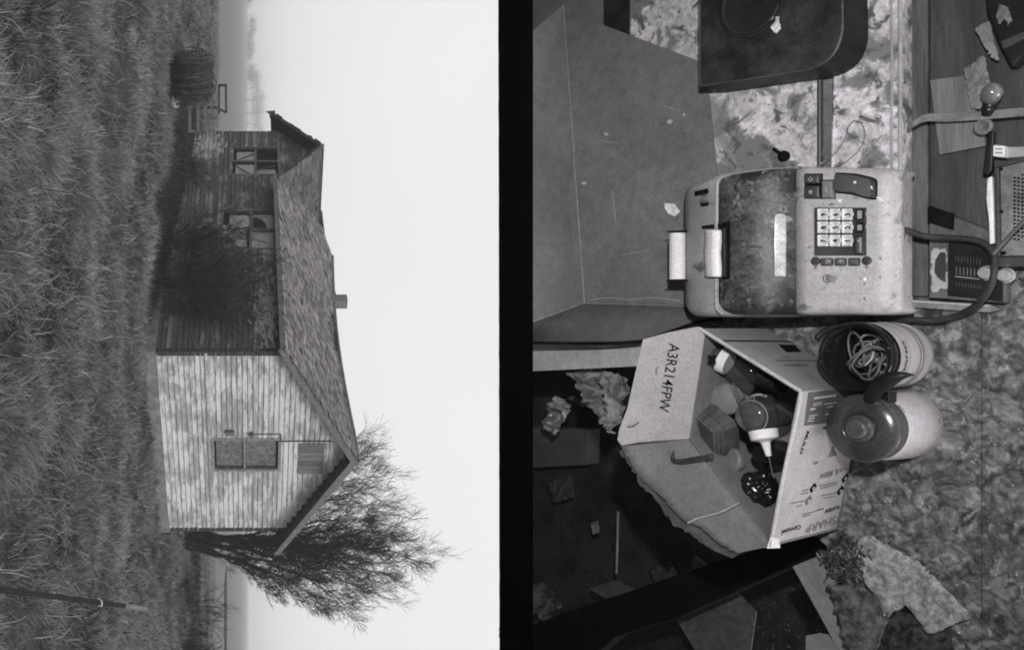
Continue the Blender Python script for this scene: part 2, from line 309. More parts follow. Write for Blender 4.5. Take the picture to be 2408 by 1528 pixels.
# ------------------------------------------------------------------ house
def siding_mat(name, paint, bare, th, amp, wid=.06):
    m = M(name, bare*.75, bare*1.3, scale=5, stretch=(.6, .6, 9), rough=.85, spec=.12, fine=.3)
    n = m.node_tree.nodes; l = m.node_tree.links; p = n['Principled BSDF']; src = p.inputs['Base Color'].links[0].from_socket
    tc = n.new('ShaderNodeTexCoord'); gi = n.new('ShaderNodeNewGeometry')
    def nz(st, sc, de, ro):
        mp = n.new('ShaderNodeMapping'); mp.inputs['Scale'].default_value = st; l.new(tc.outputs['Object'], mp.inputs[0])
        t = n.new('ShaderNodeTexNoise'); t.inputs['Scale'].default_value = sc; t.inputs['Detail'].default_value = de; t.inputs['Roughness'].default_value = ro; l.new(mp.outputs[0], t.inputs['Vector']); return t.outputs[0]
    def ma(op, a, b):
        x = n.new('ShaderNodeMath'); x.operation = op
        for i, v in enumerate((a, b)):
            if isinstance(v, (int, float)): x.inputs[i].default_value = v
            else: l.new(v, x.inputs[i])
        return x.outputs[0]
    v = ma('ADD', ma('MULTIPLY', nz((.8, .8, 3.5), 2.2, 8, .68), .55), ma('MULTIPLY', nz((1, 1, 1.2), .75, 3, .5), .30))
    v = ma('ADD', v, ma('MULTIPLY', nz((1, 1, 1), 22, 4, .6), .15)); v = ma('ADD', v, ma('MULTIPLY', gi.outputs['Random Per Island'], amp))
    r = n.new('ShaderNodeValToRGB'); r.color_ramp.elements[0].position = th; r.color_ramp.elements[1].position = th+wid; l.new(v, r.inputs[0])
    mx = n.new('ShaderNodeMixRGB'); l.new(r.outputs[0], mx.inputs[0]); l.new(src, mx.inputs[1])
    r2 = n.new('ShaderNodeValToRGB'); r2.color_ramp.elements[0].position = .3; r2.color_ramp.elements[1].position = .7; r2.color_ramp.elements[0].color = (paint*.78,)*3+(1,); r2.color_ramp.elements[1].color = (paint*1.08,)*3+(1,); l.new(nz((1, 1, 4), 6, 6, .6), r2.inputs[0])
    l.new(r2.outputs[0], mx.inputs[2]); l.new(mx.outputs[0], p.inputs['Base Color']); return m
m_paint = siding_mat('peeling white clapboard paint', .67, .33, .500, .05, .06)
m_bare = siding_mat('bare grey clapboard', .26, .09, .60, .18, .08)
def add_flakes(m, cs, val):
    n = m.node_tree.nodes; l = m.node_tree.links; p = n['Principled BSDF']; src = p.inputs['Base Color'].links[0].from_socket
    tc = n.new('ShaderNodeTexCoord'); nz = n.new('ShaderNodeTexNoise'); nz.inputs['Scale'].default_value = 3.2; nz.inputs['Detail'].default_value = 9; nz.inputs['Roughness'].default_value = .7
    mpn = n.new('ShaderNodeMapping'); mpn.inputs['Scale'].default_value = (1, 1, 4); l.new(tc.outputs['Object'], mpn.inputs[0]); l.new(mpn.outputs[0], nz.inputs['Vector'])
    for (cy, cz, ry, rz, th) in cs:
        mp = n.new('ShaderNodeMapping'); mp.inputs['Location'].default_value = (0, -cy/ry, -cz/rz); mp.inputs['Scale'].default_value = (0, 1/ry, 1/rz)
        l.new(tc.outputs['Object'], mp.inputs[0]); ln = n.new('ShaderNodeVectorMath'); ln.operation = 'LENGTH'; l.new(mp.outputs[0], ln.inputs[0])
        ma = n.new('ShaderNodeMath'); ma.operation = 'MULTIPLY_ADD'; ma.inputs[1].default_value = -.30; l.new(ln.outputs['Value'], ma.inputs[0]); l.new(nz.outputs[0], ma.inputs[2])
        rp = n.new('ShaderNodeValToRGB'); rp.color_ramp.elements[0].position = th; rp.color_ramp.elements[1].position = th+.05; l.new(ma.outputs[0], rp.inputs[0])
        mx = n.new('ShaderNodeMixRGB'); l.new(rp.outputs[0], mx.inputs[0]); l.new(src, mx.inputs[1]); mx.inputs[2].default_value = (val, val, val, 1); src = mx.outputs[0]
    l.new(src, p.inputs['Base Color'])
wA = [HS(543, 380), HS(655, 380)]; zA0, zA1 = wA[0].z, wA[1].z; yA0, yA1 = HS(600, 412).y, HS(600, 349).y
zB0, zB1 = HS(524, 540).z, HS(649, 540).z; yB0, yB1 = HS(590, 586).y, HS(590, 498).y
add_flakes(m_bare, [((yA0+yA1)/2, (zA0+zA1)/2, (yA1-yA0)*.62, (zA1-zA0)*.55, .26), ((yB0+yB1)/2, (zB0+zB1)/2, (yB1-yB0)*.6, (zB1-zB0)*.55, .27),
                    (9.6, 1.0, 1.6, 1.0, .36), (1.6, 2.55, 2.4, .5, .34), (4.0, 2.65, 1.5, .35, .36)], .42)
m_wood = M('weathered grey board', .13, .22, scale=6, stretch=(3, 3, 1), rough=.85, spec=.15, fine=.35)
m_wooddk = M('dark weathered board', .035, .08, scale=6, stretch=(1, 1, 3), rough=.85, spec=.15, fine=.35)
m_shing = M('weathered wood shingles', .13, .24, scale=2.0, lo=.3, hi=.7, rough=.9, spec=.1, isl=.5, fine=.3)
m_shing2 = M('dark weathered shingles', .085, .14, scale=2.0, rough=.9, spec=.1, isl=.35, fine=.3)
m_conc = M('rough concrete', .17, .27, scale=5, rough=.9, spec=.1, fine=.2, bump=.3)
m_dk = M('dark interior', .012, .02, rough=.9, spec=.05)
m_pane = M('window glass in painted sky grey', .30, .38, scale=4, rough=.35, spec=.5, fine=.12)  # pale grey paints in the sky reflected in and seen through the panes
m_pane2 = M('dirty patterned curtain behind glass', .06, .23, scale=14, lo=.42, hi=.58, rough=.4, spec=.5, dist=1.5)
m_brick = M('sooty brick', .14, .22, scale=9, rough=.9, fine=.4)
house = thing('farmhouse', 'abandoned one storey farmhouse with peeling clapboards and sagging shingle roof in a field', 'house', HF)
def P(side, a, z, out): return Vector((-out, a, z)) if side else Vector((a, -out, z))
def siding(b, side, iv, z0, z1, pitch, ops, reg=1.0):
    z = z0
    while z < z1-.01:
        zt = min(z+pitch, z1); a0, a1 = iv((z+zt)/2)
        if a1-a0 > .05:
            cuts = [(a0, a1)]
            for (o0, o1, p0, p1) in ops:
                if p0 < (z+zt)/2 < p1:
                    cuts = [c for s in cuts for c in ((s[0], min(s[1], o0)), (max(s[0], o1), s[1])) if c[1]-c[0] > .02]
            for c0, c1 in cuts:
                a = c0
                while a < c1-.01:
                    e = min(c1, a+rr(1.2, 3.4)); e = c1 if c1-e < .4 else e
                    o1_ = .034+rr(-.004, .004)*reg; o2_ = .004; j = rr(-.004, .004)*reg; k = rr(-.004, .004)*reg
                    q = [P(side, a+.001, z+j, 0), P(side, e-.001, z+k, 0), P(side, e-.001, z+k, o1_), P(side, a+.001, z+j, o1_), P(side, a+.001, zt+.012, o2_), P(side, e-.001, zt+.012, o2_)]
                    b.add(q, [(0, 1, 2, 3), (3, 2, 5, 4)]); a = e
        z = zt
gw = 5.53; sl = 10.5; zt0 = 3.12; RX = gw/2; RZ = 4.60; slope = (RZ-zt0)/RX
cgy, cgz, cgs = 8.85, 4.22, (4.22-zt0)/1.75
# black core paints the unlit rooms dark behind openings; closed back walls
b = MB(); b.prism([(.06, .06, 0), (gw-.06, .06, 0), (gw-.06, .06, zt0-.05), (RX, .06, RZ-.12), (.06, .06, zt0-.05)], (0, sl-.12, 0)); core = b.build('dark_core', m_dk, house, HF)
zg0 = .24; gzA, gzB = HG(500, 1066).z, HG(657, 1066).z; gx0, gx1 = HG(580, 1031).x, HG(580, 1103).x
vz0, vz1 = HG(700, 1075).z, HG(767, 1075).z; vx0, vx1 = HG(735, 1040).x, HG(735, 1112).x
belt = HG(487, 830).z
b = MB(); siding(b, 0, lambda z: (0, gw) if z < zt0-.14 else ((z+.13-zt0)/slope, gw-(z+.13-zt0)/slope), belt+.05, RZ-.2, .115, [(gx0, gx1, gzA, gzB), (vx0, vx1, vz0, vz1)])
siding(b, 0, lambda z: (0, gw), zg0, belt-.05, .115, []); b.add([P(0, 0, belt-.05, .04), P(0, gw, belt-.05, .03), P(0, gw, belt+.055, .03), P(0, 0, belt+.055, .03), P(0, 0, belt-.05, 0), P(0, gw, belt-.05, 0)], [(0, 1, 2, 3), (4, 5, 1, 0)])
b.build('gable_wall', m_paint, house, HF, label='pale front gable wall with patchy peeling paint')
b = MB(); siding(b, 1, lambda z: (0, sl) if z < zt0-.1 else ((0, sl) if z < zt0 else (cgy-(cgz-.12-z)/cgs, cgy+(cgz-.12-z)/cgs)), .1, cgz-.2, .115, [(yA0, yA1, zA0, zA1), (yB0, yB1, zB0, zB1)], 2.2)
b.build('side_wall', m_bare, house, HF, label='dark bare clapboard side wall with little paint left')
b = MB(); b.box((gw-.03, .03, 0), (gw, sl, zt0)); b.box((.03, sl-.03, 0), (gw-.03, sl, zt0))
for sgn in (1,): b.prism([(RX-2.7, sl-.03, zt0), (RX+2.7, sl-.03, zt0), (RX, sl-.03, RZ-.1)], (0, .03, 0))
b.build('rear_wall', m_bare, house, HF)
b = MB(); b.box((-.07, -.07, -.3), (gw+.04, -.005, zg0-.01)); b.box((-.07, -.004, -.3), (-.005, sl, zg0-.02)); b.build('foundation', m_conc, house, HF, bevel=.01)
for (a, e) in (((-.035, -.035, zg0), (.07, .0, zt0)), ((-.035, .001, zg0), (0, .09, zt0)), ((gw-.09, -.035, zg0), (gw+.03, 0, zt0))): MB().box(a, e).build('corner_board', m_wooddk, house, HF)
def window(side, a0, a1, z0, z1, panes, mat, mull, rail, frm=.06):
    w = MB(); t = .035
    for (p, q) in (((a0-frm, z0-frm), (a1+frm, z0)), ((a0-frm, z1), (a1+frm, z1+frm)), ((a0-frm, z0), (a0, z1)), ((a1, z0), (a1+frm, z1))):
        w.prism([P(side, p[0], p[1], -.05), P(side, q[0], p[1], -.05), P(side, q[0], q[1], -.05), P(side, p[0], q[1], -.05)], P(side, 0, 0, t+.055))
    f = w.build('window', mat, house, HF)
    g = MB()
    for (p, q) in [((m-.03, z0), (m+.03, z1)) for m in mull]: g.prism([P(side, p[0], p[1], -.03), P(side, q[0], p[1], -.03), P(side, q[0], q[1], -.03), P(side, p[0], q[1], -.03)], P(side, 0, 0, .05))
    for r_ in rail: g.prism([P(side, a0, r_-.025, -.025), P(side, a1, r_-.025, -.025), P(side, a1, r_+.025, -.025), P(side, a0, r_+.025, -.025)], P(side, 0, 0, .035))
    if g.v: g.build('sash', mat, f, HF)
    for (p0, p1, q0, q1, mm) in panes:
        MB().prism([P(side, a0+(a1-a0)*p0, z0+(z1-z0)*q0, -.045), P(side, a0+(a1-a0)*p1, z0+(z1-z0)*q0, -.045), P(side, a0+(a1-a0)*p1, z0+(z1-z0)*q1, -.045), P(side, a0+(a1-a0)*p0, z0+(z1-z0)*q1, -.045)], P(side, 0, 0, .006)).build('pane', mm, f, HF)
    return f
f = window(0, gx0+.03, gx1-.03, gzA+.04, gzB-.03, [(.05, .95, .03, .46, m_pane2), (.05, .95, .50, .97, m_pane2)], M('weathered pale sash', .20, .30, scale=9, rough=.85, fine=.3), [], [gzA+(gzB-gzA)*.48], .07)
# window in the cross gable: broken, leaning slats
f = window(1, yA0, yA1, zA0, zA1, [(.56, .90, .12, .50, m_pane), (.06, .42, .10, .5, m_pane), (.04, .24, .5, .93, m_pane)], m_wood, [(yA0+yA1)/2], [zA0+(zA1-zA0)*.52], .04)
b = MB(); yw = yA1-yA0; zw = zA1-zA0
b.tube([P(1, yA0+.03, zA0+zw*.40, .01), P(1, yA0+yw*.42, zA0+.02, .01)], .018, 4); b.tube([P(1, yA0+yw*.55, zA0+zw*.15, .0), P(1, yA0+yw*.8, zA0+zw*.5, .0)], .015, 4)
b.tube([P(1, yA0+yw*.16, zA0+zw*.52, .02), P(1, yA0+yw*.30, zA0+zw*.92, .02)], .03, 4); b.build('slat', m_wooddk, f, HF)
f = window(1, yB0, yB1, zB0, zB1, [(.62, .94, .12, .50, m_pane), (.55, .95, .56, .97, m_pane), (.05, .48, .5, .97, m_pane)], m_wood, [(yB0+yB1)/2], [zB0+(zB1-zB0)*.53], .04)
yw = yB1-yB0; zw = zB1-zB0
MB().prism([P(1, yB0+.0, zB0+.02, .04), P(1, yB0+yw*.57, zB0+.0, .04), P(1, yB0+yw*.55, zB0+zw*.43, .04), P(1, yB0+yw*.02, zB0+zw*.45, .04)], (-.02, 0, 0)).build('board', M('pale board', .24, .34, scale=5, fine=.3, spots=((.6, 9, .66),)), f, HF, label='pale board nailed over one lower pane')
MB().prism([P(1, yB0+yw*(.56+.3*math.cos(t)*1), zB0+zw*(.57+.26*math.sin(t)), -.02) for t in [i*math.pi/20 for i in range(11)]]+[P(1, yB0+yw*.56, zB0+zw*.57, -.02)], (-.004, 0, 0)).build('broken_hole', m_dk, f, HF, label='dark quarter round hole in the glass')
b = MB(); n = 7; w_ = (vx1-vx0)/n
for i in range(n): b.prism([P(0, vx0+i*w_+.006, vz0+rr(0, .02), .012), P(0, vx0+(i+1)*w_-.004, vz0+rr(0, .02), .012), P(0, vx0+(i+1)*w_-.004, vz1-rr(0, .02), .012), P(0, vx0+i*w_+.006, vz1-rr(0, .02), .012)], (0, -.016-rr(0, .006), 0))
b.build('boarded_attic_opening', M('grey planks', .12, .19, scale=7, stretch=(6, 1, .5), rough=.9, fine=.3, isl=.3), house, HF)
b = MB(); ct = HG(782, 1034); cb = HG(655, 1034); b.tube([(ct.x, -.045, ct.z), (cb.x, -.045, cb.z)], .014, 6); c2 = HG(585, 1018); c3 = HG(660, 1018); b.tube([(c3.x, -.04, c3.z), (c2.x, -.04, c2.z)], .011, 6)
b.tube([(c3.x, -.04, c3.z), (cb.x, -.045, c3.z)], .011, 6); b.build('conduit', m_wooddk, house, HF)
mb_ = HG(545, 1013); mb2 = HG(583, 1018)
b = MB(); b.box((mb_.x-.05, -.10, mb_.z-.12), (mb_.x+.07, -.026, mb_.z+.06)); b.build('meter_box', m_wood, house, HF, bevel=.008); b = MB(); b.lathe((mb2.x, -.03, mb2.z+.09), (0, -1, 0), [(.06, 0), (.06, .05), (.045, .09), (0, .1)], 16); b.build('meter_dial', m_wood, house, HF, bevel=.008)
# roof
def shingles(b, org, eu, ev, nrm, uvpoly, expo=.15, sg=None):
    vmax = max(p[1] for p in uvpoly); v = 0; umin = min(p[0] for p in uvpoly); umax = max(p[0] for p in uvpoly)
    while v < vmax:
        u = umin+rr(-.1, 0)
        while u < umax:
            w = rr(.09, .19)
            if inpoly(u+w/2, v+expo*.5, uvpoly) and random.random() > .02:
                j = rr(-.018, .018); tl = rr(.010, .022); sk = rr(-.012, .012); up = expo+.03
                pts = [(u+.004, v+j, tl), (u+w-.004, v+j+sk*.6, tl+rr(-.003, .006)), (u+w-.004+sk, v+up, .006), (u+.004+sk, v+up, .006), (u+.004, v+j, 0), (u+w-.004, v+j+sk*.6, 0)]
                b.add([(lambda q: q+Vector((0, 0, sg(q.x, q.y) if sg else 0)))(org+eu*p[0]+ev*p[1]+nrm*p[2]) for p in pts], [(0, 1, 2, 3), (4, 5, 1, 0)])
            u += w
        v += expo
def roofpt(x, y):                          # height of the main roof's left slope, sagging a little
    return zt0+x*slope
roof_t = .09
def sag(x, y): return -.15*math.sin(math.pi*max(0, min(1, (y+.1)/8.1)))*max(0, min(1, x/RX))
b = MB()
for k in range(12):
    y0, y1 = -.42+k*7.47/12, -.42+(k+1)*7.47/12; b.prism([(x_, y_, roofpt(x_, 0)+sag(x_, y_)) for x_, y_ in ((-.38, y0), (1.2, y0), (RX, y0), (RX, y1), (1.2, y1), (-.38, y1))], (0, 0, -roof_t))
b.prism([(0.0, 7.05, roofpt(0, 0)), (RX, 7.05, RZ+sag(RX, 7.05)), (RX, 8.0, RZ), (2.05, 8.95, roofpt(2.05, 0)), (0, 7.1, zt0)], (0, 0, -roof_t))
b.prism([(gw+.38, -.42, roofpt(-.38, 0)), (RX, -.42, RZ-.01), (RX, 4, RZ-.16), (RX, 8.0, RZ-.01), (gw-2.05, 10.9, roofpt(2.05, 0)), (gw+.38, 10.9, roofpt(-.38, 0))], (0, 0, -roof_t))
b.prism([(RX, 8.0, RZ-.01), (2.05, 8.95, roofpt(2.05, 0)-.01), (2.05, 10.9, 3.2), (gw-2.05, 10.9, roofpt(2.05, 0)-.8)], (0, 0, -roof_t))
b.prism([(-.36, cgy, cgz), (2.1, cgy, cgz), (0, cgy-1.82, zt0-.02), (-.36, cgy-2.0, zt0-.14)], (0, 0, -roof_t))
b.prism([(-.36, cgy, cgz), (2.1, cgy, cgz), (2.1, 10.9, zt0-.12), (-.36, 11.05, zt0-.22), (-.2, 11.15, zt0-.25)], (0, 0, -roof_t))
roof = b.build('roof', m_wooddk, house, HF)
b = MB(); cs = math.hypot(1, slope); ev = Vector((1, 0, slope))/cs; nr = Vector((-slope, 0, 1))/cs
shingles(b, Vector((-.40, -.44, roofpt(-.40, 0)+.004)), Vector((0, 1, 0)), ev, nr, [(0, 0), (11, 0), (7.5, 0), (7.52, .45), (9.4, (2.05+.4)*cs), (8.44, (RX+.4)*cs), (0, (RX+.4)*cs)], .14, sag)
cs2 = math.hypot(1, cgs); ev = Vector((0, 1, cgs))/cs2; nr = Vector((0, -cgs, 1))/cs2
b2 = MB(); shingles(b2, Vector((-.38, cgy-2.02, cgz-2.02*cgs+.006)), Vector((1, 0, 0)), ev, nr, [(0, 0), (.36, .1), (2.5, 2.0*cs2), (2.5, 2.03*cs2), (0, 2.03*cs2)], .14)
ev = Vector((0, -1, cgs))/cs2; nr = Vector((0, cgs, 1))/cs2
shingles(b2, Vector((-.38, cgy+2.2, cgz-2.2*cgs+.006)), Vector((1, 0, 0)), ev, nr, [(0, .1), (2.5, 0), (2.5, 2.2*cs2), (0, 2.2*cs2)], .14)
b2.build('shingles', m_shing2, roof, HF, label='darker shingles of the cross gable'); b.build('shingles', m_shing, roof, HF)
b = MB(); b.prism([(-.40, -.445, roofpt(-.4, 0)-.015), (RX, -.445, RZ-.01), (RX, -.445, RZ-.17), (-.40, -.445, roofpt(-.4, 0)-.14)], (0, .03, 0)).build('barge_board', m_wood, roof, HF)
b = MB(); b.prism([(gw+.40, -.445, roofpt(-.4, 0)+.01), (RX+.003, -.445, RZ+.02), (RX+.003, -.445, RZ-.16), (gw+.40, -.445, roofpt(-.4, 0)-.13)], (0, .03, 0)).build('barge_board', m_wood, roof, HF)
b = MB(); b.prism([(-.385, cgy, cgz+.02), (-.385, cgy-2.02, cgz-2.02*cgs+.02), (-.385, cgy-2.02, cgz-2.02*cgs-.08), (-.385, cgy, cgz-.1)], (.025, 0, 0)); b.prism([(-.385, cgy+.003, cgz+.02), (-.385, cgy+2.1, cgz-2.1*cgs+.04), (-.385, cgy+2.3, cgz-2.2*cgs+.12), (-.385, cgy+2.26, cgz-2.3*cgs-.1), (-.385, cgy+.003, cgz-.12)], (.025, 0, 0)); b.build('barge_board', m_wooddk, roof, HF)
MB().box((-.42, -.40, roofpt(-.4, 0)-.10), (-.395, 7.0, roofpt(-.4, 0)+.004)).build('fascia', m_wood, roof, HF)
MB().tube([(RX, -.45+k*8.45/10, RZ+.035+sag(RX, -.45+k*8.45/10)) for k in range(11)], .035, 6).build('ridge_cap', m_wood, roof, HF)
MB().tube([(-.40, cgy, cgz+.035), (2.05, cgy, cgz+.035)], .035, 6).build('ridge_cap', m_wood, roof, HF)
ch = HS(800, 708, RX+.1); cht = HS(816, 708, RX+.1).z
b = MB(); b.box((RX-.08, ch.y-.17, RZ-.35), (RX+.28, ch.y+.2, RZ-.02)); b.box((RX-.04, ch.y-.17, RZ-.02), (RX+.24, ch.y+.13, cht)); b.build('chimney', m_brick, roof, HF, bevel=.015)
# ------------------------------------------------------------------ bare trees
m_bark = M('dark bark', .012, .03, scale=8, rough=.95, spec=.05)
RMIN = [.0042]
def grow(b, p, d, L, r, dep, up=.25, jit=.22, kids=(4, 6), fall=.62):
    n = 5; pts = [p.copy()]; rad = [r]; q = p.copy(); dd = d.normalized()
    for i in range(n):
        dd = (dd+Vector((rr(-1, 1), rr(-1, 1), rr(-1, 1)))*jit+Vector((0, 0, up*.2))).normalized(); q = q+dd*L/n; pts.append(q.copy()); rad.append(max(r*(1-.75*(i+1)/n), RMIN[0]))
    b.tube(pts, rad, 4 if r > .02 else 3, False)
    if dep > 0:
        for _ in range(random.randint(*kids)):
            t = rr(.2, 1.0); i = min(int(t*n), n-1); pp = pts[i].lerp(pts[i+1], t*n-i); dr = (pts[i+1]-pts[i]).normalized()
            sd_ = Vector((rr(-1, 1), rr(-1, 1), rr(-.5, 1))).normalized(); nd = (dr*1.0+sd_*.75).normalized()
            grow(b, pp, nd, L*fall*rr(.7, 1.15), max(rad[i]*.55, RMIN[0]), dep-1, up, jit, kids, fall)
base = GP(384, 1252); TY = 28.5; base = AT(372, 1262, TY); base.z = float(gz(base.x, base.y))-.05
b = MB()
targets = [(955, 1305), (905, 1262), (870, 1228), (865, 1140), (835, 1080), (815, 1050), (850, 1385), (805, 1415), (755, 1420), (690, 1400), (720, 1340), (680, 1275), (830, 1330), (630, 1385), (880, 1185), (900, 1350), (760, 1300), (840, 1290)]
for k, (tx, ty) in enumerate(targets):
    tp = AT(tx, ty, TY+rr(-1.2, 1.5)); L = (tp-base).length; pts = []; st = base+Vector((rr(-.25, .35), rr(-.3, .3), 0)); rad = []
    for i in range(15):
        t = i/14; q = st.lerp(tp, t); q.z += math.sin(t*math.pi)*L*.05; bow = (1-t)*t*1.2; q.x = q.x*(1-bow*.45)+(base.x+.35)*bow*.45+rr(-.07, .07); q.y += rr(-.08, .08); q.z += bow*L*.10+rr(-.05, .05); pts.append(q); rad.append(.060*(1-t)**1.1+.006)
    b.tube(pts, rad, 5, False)
    for i in range(4, 15):
        for _ in range(4 if i > 6 else 2):
            dr = (pts[min(i+1, 14)]-pts[i-1]).normalized(); nd = (dr+Vector((rr(-1, 1), rr(-1, 1), rr(-.3, .9)))*.6).normalized()
            grow(b, pts[i], nd, L*rr(.12, .23)*(1.1-.35*i/14), max(rad[i]*.5, .006), 2, .35, .30, (4, 6), .62)
tr = thing('bare_tree', 'large leafless many-stemmed tree spreading behind the right end of the farmhouse', 'tree', Matrix.Translation(base))
b.build('crown', m_bark, tr, recalc=False)
tb = MB(); tb.tube([base+Vector((.05, 0, -.1)), base+Vector((0, 0, .5)), base+Vector((-.05, 0, 1.1))], [.22, .15, .06], 10); tb.build('trunk', m_bark, tr)
def shrub(px, py, Y, hgt, spread, stems, name, label, dep=2, rad=.012, fall=.6, mat=None, M0=None, cat='shrub', tilt=(0, 0, 0)):
    bs = AT(px, py, Y) if M0 is None else M0; bs.z = float(gz(bs.x, bs.y))-.03; b = MB()
    for _ in range(stems):
        d = Vector((rr(-1, 1)*spread, rr(-1, 1)*spread*.6, 1))+Vector(tilt); grow(b, bs+Vector((rr(-1, 1), rr(-.6, .6), 0))*spread*hgt*.28, d, hgt*rr(.55, 1.0), rad, dep, .2, .16, (4, 6), fall)
    return tag(b.build(name, mat or m_bark, None, I4, Matrix.Translation(bs), recalc=False), label, cat)
m_twig = M('dark grey twigs', .03, .075, scale=3, rough=.95, spec=.05, isl=.3)
RMIN[0] = .006
bp = HF @ Vector((-.75, 1.5, 0)); shrub(0, 0, 0, 2.3, .36, 46, 'leafless_bush', 'dense dark leafless bush growing against the long side wall', 2, .012, .5, m_twig, bp)
bp = HF @ Vector((-.8, 2.9, 0)); shrub(0, 0, 0, 1.7, .42, 26, 'leafless_bush', 'smaller leafless bush just left of the dense one below the side window', 2, .010, .5, m_twig, bp)
bp = HF @ Vector((-1.2, 6.2, 0)); shrub(0, 0, 0, .9, .8, 16, 'weedy_shrub', 'low weedy shrub below the boarded side window', 2, .012, .5, M('grey weeds', .05, .13, scale=3, isl=.5), bp)
RMIN[0] = .005
shrub(378, 1500, 26, 1.35, .7, 12, 'leafless_sapling', 'small leafless sapling near the right edge of the field', 2, .012, .55)
shrub(400, 1435, 34, 1.5, .5, 8, 'leafless_sapling', 'thin leafless sapling standing beyond the fence post', 2, .010, .55)
# far tree line; its colour is lightened to add to the haze fade
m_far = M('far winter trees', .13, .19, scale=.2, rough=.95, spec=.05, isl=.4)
def fartree(x, y, h, w, lb):
    b = MB(); lobes = [(rr(-.5, .5)*w*.62, rr(.35, .72)*h, rr(.22, .40)*h) for _ in range(7)]
    for _ in range(1500):
        lx_, lz_, lr_ = random.choice(lobes); d = Vector((random.gauss(0, .5), random.gauss(0, .5), random.gauss(0, .5))); c = Vector((x+lx_+d.x*lr_*1.5, y+d.y*lr_*1.5, max(.3, lz_+d.z*lr_*1.1))); s = rr(.15, .5)
        d1 = Vector((rr(-.6, .6), rr(-.6, .6), rr(.3, 1))).normalized()*s; d2 = Vector((rr(-1, 1), rr(-1, 1), rr(-1, 1))).normalized()*s*.22
        b.add([c-d1, c+d2, c+d1, c-d2], [(0, 1, 2, 3)])
    t = thing('far_tree', lb, 'tree', Matrix.Translation((x, y, 0)), 'faded trees on the horizon')
    b.build('crown', m_far, t, recalc=False); MB().tube([(x, y, -.3), (x, y, h*.6)], [.35, .12], 6).build('trunk', m_far, t)
FTX = [(8, 5.5), (58, 7), (98, 5), (128, 5.5), (160, 7), (186, 9), (212, 11), (238, 11.5), (262, 11), (286, 11.5)]
FT = ['small faded tree at the edge of the picture, farthest from the farmhouse', 'lone rounded faded tree between the picture edge and the low trees', 'low faded tree, first of the low ones after the lone tree', 'lowest faded tree in the thin part of the far tree line', 'faded tree where the far tree line starts to rise',
      'medium faded tree just before the tall ones of the tree line', 'first of the four tall faded trees, beyond the upper gate frame', 'second of the four tall faded trees in the far tree line', 'third of the four tall faded trees, one away from the farmhouse', 'tall faded tree closest to the left end of the farmhouse']
for i, (py, h) in enumerate(FTX): fartree(((py-PY0)/F)*430, 430+rr(-8, 8), h*.85, h*1.7, FT[i])
# ------------------------------------------------------------------ wire roll, gate, stone, fence post
m_wire = M('rusty wire', .035, .08, scale=8, rough=.7, isl=.4)
wp = GP(402, 182); wr = thing('wire_roll', 'big round roll of rusty fence wire lying in the grass left of the farmhouse', 'wire roll', Matrix.Translation(wp))
ax = Vector((.86, .5, 0)).normalized(); sdv = Vector((-.5, .86, 0)); k = wp.y/F; Rw = 53*k; cen = wp+Vector((0, 0, Rw*.94)); Lw = 112*k
b = MB()
for i in range(46):
    f = i/45-.5; rad_ = Rw*(1-.28*abs(f*2)**3)*rr(.88, 1.02); c = cen+ax*(f*Lw)+Vector((0, 0, rr(-.03, .03))); tl = rr(-.12, .12)
    pts = [c+(sdv*math.cos(t)+Vector((0, 0, 1))*math.sin(t))*rad_*(1+.03*math.sin(3*t+i))+ax*tl*math.cos(t+i) for t in [j*2*math.pi/22 for j in range(23)]]; b.tube(pts, .013, 4, False)
for i in range(26):
    t = i/26*2*math.pi; pts = [cen+ax*(f*Lw)+(sdv*math.cos(t)+Vector((0, 0, 1))*math.sin(t))*Rw*.93*(1-.28*abs(f*2)**3) for f in (-.5, -.3, 0, .3, .5)]; b.tube(pts, .008, 3, False)
b.build('coils', m_wire, wr, recalc=False)
b = MB(); b.lathe(cen-ax*Lw*.44, ax, [(Rw*.35, 0), (Rw*.78, Lw*.1), (Rw*.82, Lw*.5), (Rw*.75, Lw*.78), (Rw*.35, Lw*.88)], 24); b.build('packed_core', M('packed dead weeds in wire', .03, .07, scale=9, bump=.8, rough=.95), wr)
gy = 22.5; gt = thing('wooden_gate', 'broken pale wooden gate frame leaning between the wire roll and the farmhouse', 'gate', Matrix.Translation(AT(440, 270, gy)))
def gp(px, py, dy=0): return AT(px, py, gy+dy)
def bar(n, a, c, w, mt, dy=0):
    p, q = gp(*a, dy), gp(*c, dy); MB().tube([p, q], w, 4).build(n, mt, gt)
m_rail = M('pale gate wood', .11, .18, scale=8, rough=.85, fine=.3)
for px, y0, y1 in ((446, 248, 312), (465, 250, 310), (482, 240, 312), (497, 236, 268)): bar('rail', (px, y0), (px+1, y1), .045, m_rail)
for py, x0, x1 in ((252, 440, 512), (276, 462, 512), (308, 440, 500)): bar('post', (x0, py), (x1, py+2), .04, m_rail, .08)
for a, c in (((515, 200), (515, 268)), ((531, 201), (532, 265)), ((513, 201), (533, 201)), ((513, 256), (533, 265))): bar('upper_frame', a, c, .035, m_wooddk, -.1)
sp = GP(401, 237); b = MB()
bm = bmesh.new(); bmesh.ops.create_icosphere(bm, subdivisions=3, radius=1)
for v in bm.verts: v.co = Vector((v.co.x*.2, v.co.y*.15, v.co.z*.13))*(1+.25*noise.noise(v.co*1.7))
b.add([v.co+sp+Vector((0, 0, .1)) for v in bm.verts], [[v.index for v in f_.verts] for f_ in bm.faces]); bm.free()
tag(b.build('stone', M('pale stone', .32, .42, scale=6, fine=.2), None, I4, Matrix.Translation(sp), smooth=True), 'pale stone lying in the grass by the wire roll', 'stone')
